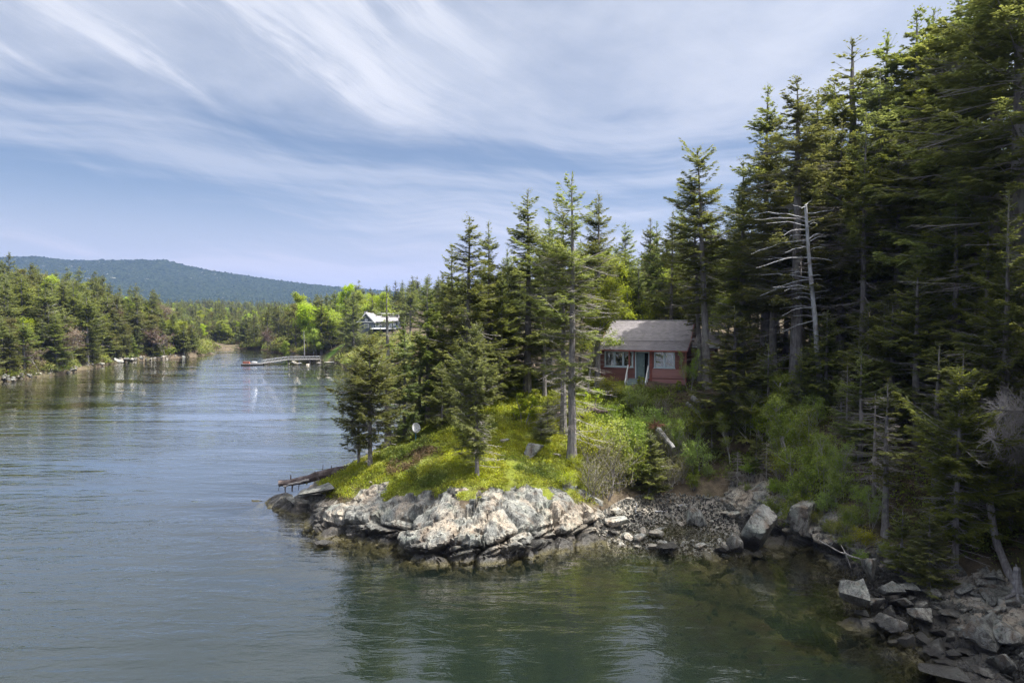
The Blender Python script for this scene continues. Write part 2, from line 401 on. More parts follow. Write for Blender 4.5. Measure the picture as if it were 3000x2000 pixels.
# water: reflection over a turbid green body; the deeper, the less of the bed shows
m, nb = newmat('sea_water')
P = geo_pos(nb)
px_, py_, pz_ = nb.sep(P)
dist = nb.m('SQRT', nb.m('ADD', nb.m('MULTIPLY', px_, px_), nb.m('MULTIPLY', py_, py_)))
w1 = nb.noise(nb.mapping(P, (0.55, 1.5, 1), (0, 0, rad(8))), 1.1, 3, 0.55, 0.6)
w2 = nb.noise(nb.mapping(P, (0.8, 1.9, 1), (0, 0, rad(-12))), 3.4, 3, 0.55, 0.4)
w3 = nb.noise(nb.mapping(P, (0.10, 0.42, 1), (0, 0, rad(14))), 1.0, 3, 0.5)
w4 = nb.noise(nb.mapping(P, (1.0, 2.2, 1), (0, 0, rad(5))), 9.0, 3, 0.55, 0.3)
calm = nb.ss(nb.noise(nb.mapping(P, (0.030, 0.10, 1), (0, 0, rad(10))), 1.0, 4, 0.6), 0.38, 0.60, 0.32, 1.05)
h = nb.m('ADD', nb.m('ADD', nb.m('MULTIPLY', w1, 0.062), nb.m('ADD', nb.m('MULTIPLY', w2, 0.014), nb.m('MULTIPLY', w4, 0.001))), nb.m('MULTIPLY', w3, 0.10))
h = nb.m('MULTIPLY', h, calm)
nrm = nb.bump(h, 1.0, 1.0)
gl = nb.n('ShaderNodeBsdfGlossy'); gl.inputs['Roughness'].default_value = 0.012; gl.inputs['Color'].default_value = (0.97, 0.97, 0.97, 1)
nb.l(nrm, gl.inputs['Normal'])
df = nb.n('ShaderNodeBsdfDiffuse'); df.inputs['Color'].default_value = (0.008, 0.014, 0.011, 1)
tr = nb.n('ShaderNodeBsdfTransparent')
dep = attr(nb, 'depth')
nb.l(nb.mix(nb.ss(dep, 0.0, 1.6), (0.90, 0.90, 0.82), (0.50, 0.48, 0.32)), tr.inputs['Color'])
clear = nb.m('POWER', 2.718, nb.m('MULTIPLY', dep, -0.6))
body = nb.n('ShaderNodeMixShader'); nb.l(clear, body.inputs[0]); nb.l(df.outputs[0], body.inputs[1]); nb.l(tr.outputs[0], body.inputs[2])
fr = nb.n('ShaderNodeFresnel'); fr.inputs['IOR'].default_value = 1.40; nb.l(nrm, fr.inputs['Normal'])
fz = nb.m('MULTIPLY', fr.outputs[0], 1.95, clamp=True)
mx = nb.n('ShaderNodeMixShader'); nb.l(fz, mx.inputs[0]); nb.l(body.outputs[0], mx.inputs[1]); nb.l(gl.outputs[0], mx.inputs[2])
M['water'] = finish(m, nb, mx.outputs[0])

# far wooded mountain
m, nb = newmat('mountain_forest')
P = geo_pos(nb); n1 = nb.noise(nb.mapping(P, (1, 1, 2.5)), 0.012, 5, 0.6); n2 = nb.noise(P, 0.09, 5, 0.75)
c = nb.mix(nb.ss(n2, 0.35, 0.65), (0.014, 0.026, 0.020), (0.042, 0.058, 0.034))
ledge = nb.noise(nb.mapping(P, (0.7, 0.7, 3.0)), 0.05, 6, 0.75)
zone = nb.ss(nb.noise(P, 0.0035, 3, 0.5), 0.48, 0.62)
c = nb.mix(nb.m('MULTIPLY', nb.ss(ledge, 0.62, 0.68), zone), c, (0.42, 0.42, 0.40))
M['mountain'] = finish(m, nb, princ(nb, c, 0.95, nb.bump(n2, 1.0, 8.0), 0.0))

# cottage materials
def boards(name, col, pitch, var=0.12):
    m, nb = newmat(name); co = obj_co(nb); z = nb.sep(co)[2]
    fr_ = nb.m('FRACT', nb.m('DIVIDE', z, pitch)); bid = nb.m('FLOOR', nb.m('DIVIDE', z, pitch))
    wn = nb.n('ShaderNodeTexWhiteNoise', noise_dimensions='1D'); nb.l(bid, wn.inputs['W'])
    n = nb.noise(nb.mapping(co, (0.6, 0.6, 8)), 3.0, 5, 0.65)
    f = nb.m('ADD', nb.m('MULTIPLY', wn.outputs[0], 0.5), nb.m('MULTIPLY', n, 0.6))
    c = nb.mix(f, tuple(x * (1 - var * 1.6) for x in col), tuple(x * (1 + var * 1.6) for x in col))
    c = nb.mix(nb.ss(fr_, 0.07, 0.0, 0.0, 0.6), c, tuple(x * 0.3 for x in col))
    return finish(m, nb, princ(nb, c, 0.75, nb.bump(nb.m('ADD', nb.m('MULTIPLY', fr_, 0.6), nb.m('MULTIPLY', n, 0.2)), 0.6, 0.02), 0.3))
M['red_wall'] = boards('red_clapboard', (0.18, 0.082, 0.072), 0.13)
M['pink_wall'] = boards('pale_red_panel', (0.33, 0.17, 0.16), 0.30, 0.10)  # paler and pinker than the red clapboard
M['blue_trim'] = simple('pale_blue_paint', (0.42, 0.50, 0.56), 0.6, 0.12, 9, 0.1)
M['white_trim'] = simple('white_paint', (0.72, 0.73, 0.74), 0.6, 0.1, 9, 0.1)
M['red_trim'] = simple('red_brown_paint', (0.26, 0.085, 0.07), 0.65, 0.2, 9, 0.1)
M['door'] = simple('grey_blue_door', (0.13, 0.18, 0.185), 0.6, 0.15, 5, 0.1)
M['steps'] = simple('grey_painted_boards', (0.20, 0.25, 0.25), 0.75, 0.2, 5, 0.2, stretch=(0.3, 1, 6))
M['dark_inside'] = simple('dark_interior', (0.03, 0.032, 0.035), 0.9, 0.2)  # near-black: the darkness of the unlit room is put into the colour
M['curtain'] = simple('pale_blind', (0.34, 0.31, 0.25), 0.9, 0.15)
m, nb = newmat('window_glass')
gb = nb.n('ShaderNodeBsdfGlossy'); gb.inputs['Roughness'].default_value = 0.03; gb.inputs['Color'].default_value = (0.9, 0.93, 0.95, 1)
tp = nb.n('ShaderNodeBsdfTransparent'); tp.inputs[0].default_value = (0.7, 0.74, 0.74, 1)
mx = nb.n('ShaderNodeMixShader'); mx.inputs[0].default_value = 0.20
nb.l(tp.outputs[0], mx.inputs[1]); nb.l(gb.outputs[0], mx.inputs[2])
M['glass'] = finish(m, nb, mx.outputs[0])
# roof shingles: colour variation by tab, courses are geometry
m, nb = newmat('grey_shingles'); co = obj_co(nb); x, y, z = nb.sep(co)
rown = nb.m('FLOOR', nb.m('MULTIPLY', y, 6.5)); tab = nb.m('FLOOR', nb.m('ADD', nb.m('MULTIPLY', x, 4.0), nb.m('MULTIPLY', rown, 0.37)))
wn = nb.n('ShaderNodeTexWhiteNoise', noise_dimensions='2D'); nb.l(nb.comb(tab, rown, 0), wn.inputs['Vector'])
st = nb.noise(nb.mapping(co, (1.4, 0.35, 1)), 1.2, 5, 0.65)
c = nb.mix(nb.m('ADD', nb.m('MULTIPLY', wn.outputs[0], 0.5), nb.m('MULTIPLY', st, 0.5)), (0.20, 0.185, 0.192), (0.35, 0.325, 0.335))
c = nb.mix(nb.m('MULTIPLY', nb.ss(nb.noise(co, 2.2, 5, 0.7), 0.58, 0.7), 0.5), c, (0.16, 0.17, 0.10))
M['shingle'] = finish(m, nb, princ(nb, c, 0.9, nb.bump(nb.noise(co, 30, 3), 0.4, 0.02), 0.25))
M['far_roof'] = simple('pale_sunlit_roof', (0.30, 0.285, 0.30), 0.55, 0.15, 1.0)
M['far_wall'] = simple('slate_blue_shingles', (0.09, 0.11, 0.14), 0.8, 0.2, 1.0)
M['alu'] = simple('aluminium', (0.34, 0.35, 0.37), 0.4, 0.1, 3, 0.05, 0.5, 0.3)
M['orange'] = simple('orange_red_plastic', (0.30, 0.11, 0.07), 0.5, 0.2)
M['dish'] = simple('dish_grey', (0.42, 0.43, 0.46), 0.45, 0.06, 3, 0.02)
M['teal_post'] = simple('blue_steel_post', (0.06, 0.20, 0.26), 0.5, 0.15)
M['blue_plastic'] = simple('blue_plastic', (0.03, 0.35, 0.62), 0.4, 0.1)
M['dock_wood'] = simple('grey_planks', (0.22, 0.20, 0.185), 0.8, 0.2, 2, 0.2)

# ------------------------------------------------------------------ terrain control points
CP = []
def g(px, py, Y, dz=0.0):
    x, y, z = at(px, py, Y); CP.append((x, y, z + dz))
def gz(px, py, z=0.0): CP.append(atz(px, py, z))
def gw(x, y, z): CP.append((x, y, z))
# shoreline of the headland, cove and right bank
for p in [(780, 1482), (840, 1505), (890, 1540), (918, 1590), (1000, 1596), (1080, 1592), (1150, 1602), (1185, 1636), (1240, 1650), (1290, 1655),
          (1400, 1652), (1500, 1640), (1600, 1620), (1680, 1610), (1738, 1600), (1752, 1576), (1800, 1588), (1870, 1604), (1950, 1612),
          (2080, 1624), (2180, 1626), (2250, 1618), (2310, 1606), (2370, 1622), (2430, 1645), (2478, 1700), (2465, 1730), (2490, 1800), (2560, 1840),
          (2620, 1880), (2700, 1935), (2775, 1995)]: gz(*p)
# bluff, turf and headland
for p in [(850, 1452, 44), (905, 1500, 41.5), (960, 1500, 39.6), (965, 1420, 43), (1000, 1385, 45.5), (1060, 1382, 42.2), (1100, 1510, 37.8), (1100, 1420, 40.3),
          (1083, 1365, 42.5), (1150, 1330, 44), (1218, 1305, 45), (1250, 1262, 48), (1200, 1500, 36.8), (1200, 1410, 39.5), (1300, 1575, 34.3), (1300, 1500, 35.4),
          (1300, 1435, 37), (1300, 1385, 38.8), (1398, 1400, 38), (1400, 1560, 34.8), (1400, 1450, 36.3), (1300, 1300, 42), (1300, 1210, 47), (1300, 1155, 51),
          (1500, 1560, 35.0), (1500, 1480, 36.2), (1500, 1420, 38), (1560, 1350, 41.2), (1675, 1345, 42), (1500, 1270, 44.5), (1600, 1560, 36.4), (1600, 1440, 38.4),
          (1690, 1540, 37.3), (1700, 1470, 38.9), (1700, 1410, 40.4), (1770, 1430, 42), (1700, 1300, 45), (1700, 1200, 50), (1550, 1200, 49), (1450, 1170, 52),
          (1900, 1548, 39.2), (1900, 1490, 42), (1980, 1470, 42.8), (1840, 1500, 41), (1800, 1540, 38.8), (1880, 1400, 45), (1900, 1300, 48), (1900, 1200, 51),
          (1756, 1118, 56.5), (2008, 1124, 54), (1880, 1118, 54.6), (2060, 1145, 52), (1900, 1150, 53),
          (2150, 1510, 40), (2100, 1470, 42.3), (2150, 1440, 42.5), (2150, 1350, 44.3), (2200, 1250, 47), (2200, 1150, 50), (2050, 1400, 44),
          (2240, 1500, 39), (2300, 1560, 37.6), (2380, 1560, 35.3), (2400, 1500, 36), (2400, 1430, 37.5), (2400, 1300, 40.5), (2400, 1150, 46),
          (2500, 1640, 32.4), (2500, 1560, 33.6), (2500, 1480, 34.6),
          (2600, 1760, 28.4), (2600, 1700, 30), (2600, 1600, 32.3), (2600, 1500, 34), (2600, 1400, 36), (2600, 1250, 39.5), (2600, 1100, 44),
          (2740, 1860, 25.6), (2850, 1930, 23.7), (2850, 1850, 25), (2850, 1750, 27), (2950, 1700, 28), (2850, 1600, 29.5), (2850, 1450, 33), (2850, 1250, 38), (2850, 1100, 44)]: g(*p)
# west side of the headland, round to the far landing
for p in [(-16.4, 45.2), (-14.2, 47.2), (-12.8, 50), (-12, 54), (-11, 60), (-10, 70), (-10, 85), (-14, 105), (-22, 130), (-34, 160), (-45, 185), (-51, 197), (-57, 207),
          (-65, 218), (-82, 252), (-104, 282), (-120, 307), (-135, 330), (-146, 336), (-143, 320), (-121, 272), (-107, 232), (-116, 214), (-115, 197), (-106, 165.5),
          (-101.6, 141), (-99, 130), (-97, 110), (-100, 80), (-104, 40), (-110, 0), (-115, -60)]: gw(*p, 0)
for p in [(-8.5, 54, 3.8), (-10, 49, 2.2), (-5, 62, 6.3), (-2, 75, 7.6), (0, 95, 8), (-5, 115, 8), (-14, 140, 8), (-28, 170, 7), (-44, 205, 4.0), (-42, 215, 8.0), (-52, 225, 6),
          (-70, 262, 9), (-95, 300, 8), (-60, 300, 15), (-30, 260, 14), (0, 200, 13), (30, 150, 12), (40, 100, 12), (30, 70, 10), (10, 65, 8.2), (14, 60, 7.6), (80, 60, 14), (60, 40, 13), (45, 30, 11),
          (30, 25, 5.6), (24, 22, 3.0), (22, 16, 4), (26, 10, 5), (40, 10, 9), (30, 0, 4.5), (50, -20, 8), (90, 0, 13), (36, 45, 11),
          # left bank
          (-112, 160, 4.5), (-112, 135, 5), (-108, 118, 5), (-130, 150, 12), (-125, 190, 5), (-150, 185, 15), (-124, 212, 4), (-116, 236, 4), (-140, 235, 12), (-135, 270, 6),
          (-175, 230, 20), (-180, 170, 22), (-160, 120, 18), (-155, 290, 7), (-150, 60, 10), (-160, 0, 10), (-260, 150, 18), (-260, 300, 14),
          # far end
          (-140, 345, 1.5), (-120, 350, 2), (-150, 375, 4), (-190, 345, 4), (-100, 400, 7), (-250, 480, 10), (-150, 600, 10), (0, 420, 16), (-440, 900, 27), (-360, 900, 29), (-300, 900, 24), (-240, 900, 14), (-520, 850, 18),
          (100, 600, 20), (300, 300, 20), (200, 100, 18), (-700, 500, 20), (300, -100, 15), (-400, -100, 15), (800, 900, 25), (0, 1400, 15), (-1200, 1400, 15), (1500, 2500, 10), (-2500, 2500, 10), (0, 5000, 10), (0, -1500, -8), (1500, -800, 15), (-1500, -800, 15)]: gw(*p)
# sea bed
for p in [(9.5, 31.6, -0.7), (12.5, 30, -0.7), (6.6, 26, -1.9), (10.5, 26, -1.2), (12.3, 24, -0.8), (0, 29.6, -2.0), (-3.5, 31.6, -1.3), (-8, 33.5, -1.1), (-12, 36.5, -0.8), (-13.6, 39.5, -0.5), (-17.5, 42, -1.2), (-19, 46, -1.5),
          (6.5, 33.6, -0.7), (3.5, 33.8, -1.2), (-12, 31, -4), (-20, 36, -4), (-3.5, 26, -3.6), (4, 20, -3.5), (11, 19, -1.6), (-20, 20, -6), (0, 8, -6), (8, 5, -3.5), (-40, 60, -6), (-20, 60, -4), (-22, 90, -4), (-60, 90, -6), (-60, 150, -6), (-85, 200, -4),
          (-96, 245, -3), (-112, 272, -2.5), (-130, 305, -2), (-90, 120, -3), (-60, 40, -8), (-60, -60, -8), (0, -60, -8), (-36, 130, -3), (-70, 200, -3)]: gw(*p)
for p in [(14, 18), (15, 12), (18, 5), (24, -10), (30, -40), (60, -120)]: gw(*p, 0)
CP = np.array(CP)
_r = np.sqrt(((CP[:, None, :2] - CP[None, :, :2]) ** 2).sum(-1))
_n = len(CP)
_A = np.zeros((_n + 1, _n + 1)); _A[:_n, :_n] = _r - 1e-3 * np.eye(_n); _A[:_n, _n] = 1; _A[_n, :_n] = 1
_w = np.linalg.solve(_A, np.concatenate([CP[:, 2], [0]]))
def H0(X, Y):
    X = np.atleast_1d(np.asarray(X, float)); Y = np.atleast_1d(np.asarray(Y, float)); out = np.empty(len(X))
    for s in range(0, len(X), 20000):
        d = np.sqrt((X[s:s + 20000, None] - CP[None, :, 0]) ** 2 + (Y[s:s + 20000, None] - CP[None, :, 1]) ** 2)
        out[s:s + 20000] = d @ _w[:_n] + _w[_n]
    return out
def sstep(v, a, c):
    t = np.clip((v - a) / (c - a), 0, 1); return t * t * (3 - 2 * t)
ROCKT = (np.array([-30, -16, -12, -8, -4, 0, 3, 4.6, 5.6, 9, 12.5, 13.5, 15, 17, 18.5, 24, 40]), np.array([1.2, 1.2, 1.35, 2.1, 2.75, 2.7, 2.4, 1.6, 0.3, 0.3, 0.6, 2.0, 2.4, 2.1, 1.5, 1.3, 1.3]))
def rockmask(X, Y, Z):
    n = fbm(np.stack([X * 0.9, Y * 0.9, Z * 0], 1), 4, 5)
    t = np.interp(X, *ROCKT) + (n - 0.5) * 1.9
    m = sstep(t - Z, -0.10, 0.30) * (Z > -0.9)
    near = (X > -20) & (Y < 52) & (Y > 5)
    beach = (X > 5.2) & (X < 12.9) & (Y > 35) & (Y < 45)
    m = np.where(near & ~beach, m, 0)
    far = (~near) & (Z > -0.5) & (Z < 2.3 + (n - 0.5) * 3.5) & (Y > 60) & (Y < 400) & (n > 0.42)
    return np.where(far, 1.0, m)
def H(X, Y):
    z = H0(X, Y)
    X = np.atleast_1d(np.asarray(X, float)); Y = np.atleast_1d(np.asarray(Y, float))
    k = sstep(z, 0.2, 2.0)
    P = np.stack([X, Y, X * 0], 1)
    d = np.clip(np.hypot(X, Y) / 60, 1, 12)
    z = z + (Y > 100) * sstep(z, 0.0, 0.5) * 0.6
    z = np.where((Y > 100) & (z < 0), z * 3.5, z)
    return z + k * ((fbm(P * 0.35, 3, 3) - 0.5) * 0.55 + (fbm(P * 1.4, 3, 8) - 0.5) * 0.16) + k * (d - 1) * 0.25 * (fbm(P * 0.05, 2, 4) - 0.5)
def hz(x, y): return float(H([x], [y])[0])

def spacing(lo, hi, dense, d0, grow=1.09, dmax=220):
    """coordinates: dense inside, growing cells outside"""
    c = [dense[0]]; v = dense[0]
    for a, bb, st in d0:
        v = a
        k = int(round((bb - a) / st)); c += [a + (bb - a) * i / k for i in range(1, k + 1)]
    st = d0[-1][2]; v = c[-1]
    while v < hi: st = min(st * grow, dmax); v += st; c.append(v)
    st = d0[0][2]; v = c[0]; low = []
    while v > lo: st = min(st * grow, dmax); v -= st; low.append(v)
    return np.array(low[::-1] + c)
XS = spacing(-4500, 4500, (-17.5,), [(-17.5, 19.5, 0.085), (19.5, 30, 0.2)], 1.075)
YS = spacing(-900, 6500, (21.5,), [(21.5, 45.5, 0.085), (45.5, 62, 0.25)], 1.075)
GX, GY = np.meshgrid(XS, YS); nx, ny = len(XS), len(YS)
X = GX.ravel(); Y = GY.ravel(); Z = H(X, Y)
V = np.stack([X, Y, Z], 1)
mask = rockmask(X, Y, Z)
# crags: facets in tilted strata, displaced along the smooth surface's normal
Zg = Z.reshape(ny, nx)
gy_, gx_ = np.gradient(Zg, YS, XS)
N = np.stack([-gx_.ravel(), -gy_.ravel(), np.ones(nx * ny)], 1)
ndl = np.linalg.norm(N, axis=1); N /= ndl[:, None]
idx = np.where((mask > 0.02) & (X > -19) & (X < 31) & (Y > 18) & (Y < 52))[0]
Pm = V[idx]
Rm = np.array(Matrix.Rotation(rad(38), 3, 'Y') @ Matrix.Rotation(rad(25), 3, 'Z') @ Matrix.Rotation(rad(-20), 3, 'X'))
def crag(P, warp=0.35):
    Pw = P + (np.stack([fbm(P * 0.8, 3, 21), fbm(P * 0.8, 3, 22), fbm(P * 0.8, 3, 23)], 1) - 0.5) * warp * 2
    Q = Pw @ Rm.T
    tot = np.zeros(len(P))
    for (sx, sy, sz), amp, tilt, crk, sd_ in (((0.30, 0.42, 0.75), 1.15, 0.75, 0.75, 31), ((0.8, 1.1, 2.0), 0.46, 0.55, 0.28, 41), ((2.2, 2.4, 4.6), 0.17, 0.36, 0.09, 51)):
        q = Q * np.array([sx, sy, sz])
        f1, f2, cid, off = cells(q, sd_)
        dirv = np.stack([np.cos(cid * 40), np.sin(cid * 40), np.cos(cid * 91)], 1)
        tot += amp * ((cid - 0.45) + tilt * (off * dirv).sum(1)) - crk * (1 - sstep(f2 - f1, 0.0, 0.14))
    tot += 0.07 * (fbm(P * 6, 3, 60) - 0.5)
    return tot
dsp = crag(Pm)
steep = np.clip((ndl[idx] - 1.0) * 1.3, 0.35, 1.0)
amt = dsp * mask[idx] * steep * np.where((X[idx] > 17) & (Y[idx] < 31.5), 0.55, 1.0)
out_dir = N[idx].copy(); out_dir[:, 2] *= 0.75
V[idx] += out_dir * amt[:, None]
# undercut foot: the rock leans out over the tide line
zz_ = V[idx, 2]; under = sstep(zz_, 0.15, 0.9) * (1 - sstep(zz_, 1.2, 2.4)) * 0.75
h2 = N[idx, :2] / (np.linalg.norm(N[idx, :2], axis=1)[:, None] + 1e-6)
bl = (X[idx] < 5) | (X[idx] > 13.2)
V[idx, :2] += h2 * (under * mask[idx] * bl * sstep(ndl[idx], 1.05, 1.3))[:, None]

turf = sstep(Z, 1.2, 2.2) * (X > -14) * (X < 9.5) * (Y < 60) * (Y > 36)
LX, LY = at(983, 1010, 215)[:2]
lawn = np.exp(-(((X - LX) / 2.2) ** 2 + ((Y - 209) / 10.0) ** 2) ** 2) * (Z > 0.8)
bed = sstep(-Z, -0.05, 0.15)
shingle = ((X > 4.6) & (X < 13.6) & (Y > 34) & (Y < 42.6) & (Z < 0.95) & (Z > -0.8)) * 1.0
shingle = np.maximum(shingle, ((X > 13) & (X < 24) & (Y < 33) & (Y > 15) & (Z < 1.3) & (Z > -0.3)) * 0.8)
ii = np.arange(nx - 1)[None, :] + np.arange(ny - 1)[:, None] * nx
F = np.stack([ii, ii + 1, ii + nx + 1, ii + nx], -1).reshape(-1, 4)
fm = mask[F].mean(1) > 0.5
def submesh(name, F, mat, smooth):
    u, inv = np.unique(F, return_inverse=True)
    return np_mesh(name, V[u], inv.reshape(F.shape), mat, smooth, {'turf': turf[u], 'lawn': lawn[u], 'bed': bed[u], 'shingle': shingle[u]})
tag(obj('ground', submesh('ground', F[~fm], M['soil'], True)), kind='structure')
tag(obj('rocky_shore', submesh('rocky_shore', F[fm], M['rock'], False)), kind='structure')

# ------------------------------------------------------------------ water
WX = spacing(-4400, 4400, (-30,), [(-30, 30, 0.4)], 1.12); WY = spacing(-850, 6400, (5,), [(5, 60, 0.4)], 1.12)
wx, wy = np.meshgrid(WX, WY); wnx, wny = len(WX), len(WY)
dep = np.clip(-H0(wx.ravel(), wy.ravel()), 0, 30)
ii = np.arange(wnx - 1)[None, :] + np.arange(wny - 1)[:, None] * wnx
tag(obj('water', np_mesh('water', np.stack([wx.ravel(), wy.ravel(), wx.ravel() * 0], 1), np.stack([ii, ii + 1, ii + wnx + 1, ii + wnx], -1).reshape(-1, 4), M['water'], True, {'depth': dep})), kind='structure')

# ------------------------------------------------------------------ far mountain
prof = np.array([(-6000, 900), (-2500, 840), (-900, 800), (-300, 770), (0, 755), (100, 753), (150, 757), (200, 763), (300, 764), (400, 762), (480, 763), (510, 768), (540, 778), (600, 790), (700, 806), (800, 820), (900, 833),
                 (1000, 842), (1100, 850), (1250, 862), (1600, 875), (2600, 900), (5500, 925)])
mx_ = np.concatenate([np.linspace(-4800, -2400, 60)[:-1], np.linspace(-2400, 600, 750), np.linspace(600, 3600, 60)[1:]])
my_ = np.concatenate([np.linspace(1500, 2450, 110), np.linspace(2458, 2640, 24), np.linspace(2700, 3600, 14)])
MX, MY = np.meshgrid(mx_, my_)
ridge = (940 - np.interp(MX * 2000 / 2600 + 1500, prof[:, 0], prof[:, 1])) / 2000 * 2600 + CAMZ
t = np.clip((MY - 1500) / 1100, 0, 1); back = np.clip((MY - 2600) / 1000, 0, 1)
P3 = np.stack([MX.ravel() * 0.002, MY.ravel() * 0.002, MX.ravel() * 0], 1)
hm = ridge * (t ** 0.85) * (1 - 0.6 * back) * (1 - (1 - t) * 0.5 * fbm(P3, 4, 77).reshape(MX.shape))
P4 = np.stack([MX.ravel() * 0.09, MY.ravel() * 0.09, MX.ravel() * 0], 1)
hm = hm + (fbm(P4, 3, 78).reshape(MX.shape) - 0.5) * 9 + (_h(np.round(MX.ravel() / 4).astype(int), np.round(MY.ravel()).astype(int), np.zeros(MX.size, int), 5).reshape(MX.shape) ** 3) * 5
a_, c_ = MX.shape[1], MX.shape[0]
ii = np.arange(a_ - 1)[None, :] + np.arange(c_ - 1)[:, None] * a_
tag(obj('mountain', np_mesh('mountain', np.stack([MX.ravel(), MY.ravel(), hm.ravel()], 1), np.stack([ii, ii + 1, ii + a_ + 1, ii + a_], -1).reshape(-1, 4), M['mountain'], False)), kind='structure')

# ------------------------------------------------------------------ conifers
def blades(C, T, L, Wd, Nn, tipv):
    """elongated diamond blades: base C, direction T, length L, width Wd, side normal Nn"""
    side = np.cross(T, Nn); side /= np.linalg.norm(side, axis=1)[:, None] + 1e-9
    a = C; m_ = C + T * (L * 0.45)[:, None]
    V = np.stack([a, m_ + side * (Wd / 2)[:, None], C + T * L[:, None], m_ - side * (Wd / 2)[:, None]], 1)
    n = len(C); F = np.arange(4 * n).reshape(n, 4)
    A = np.stack([tipv * 0.5, tipv * 0.8, np.clip(tipv + 0.25, 0, 1), tipv * 0.8], 1)
    return V.reshape(-1, 3), F, A.ravel()

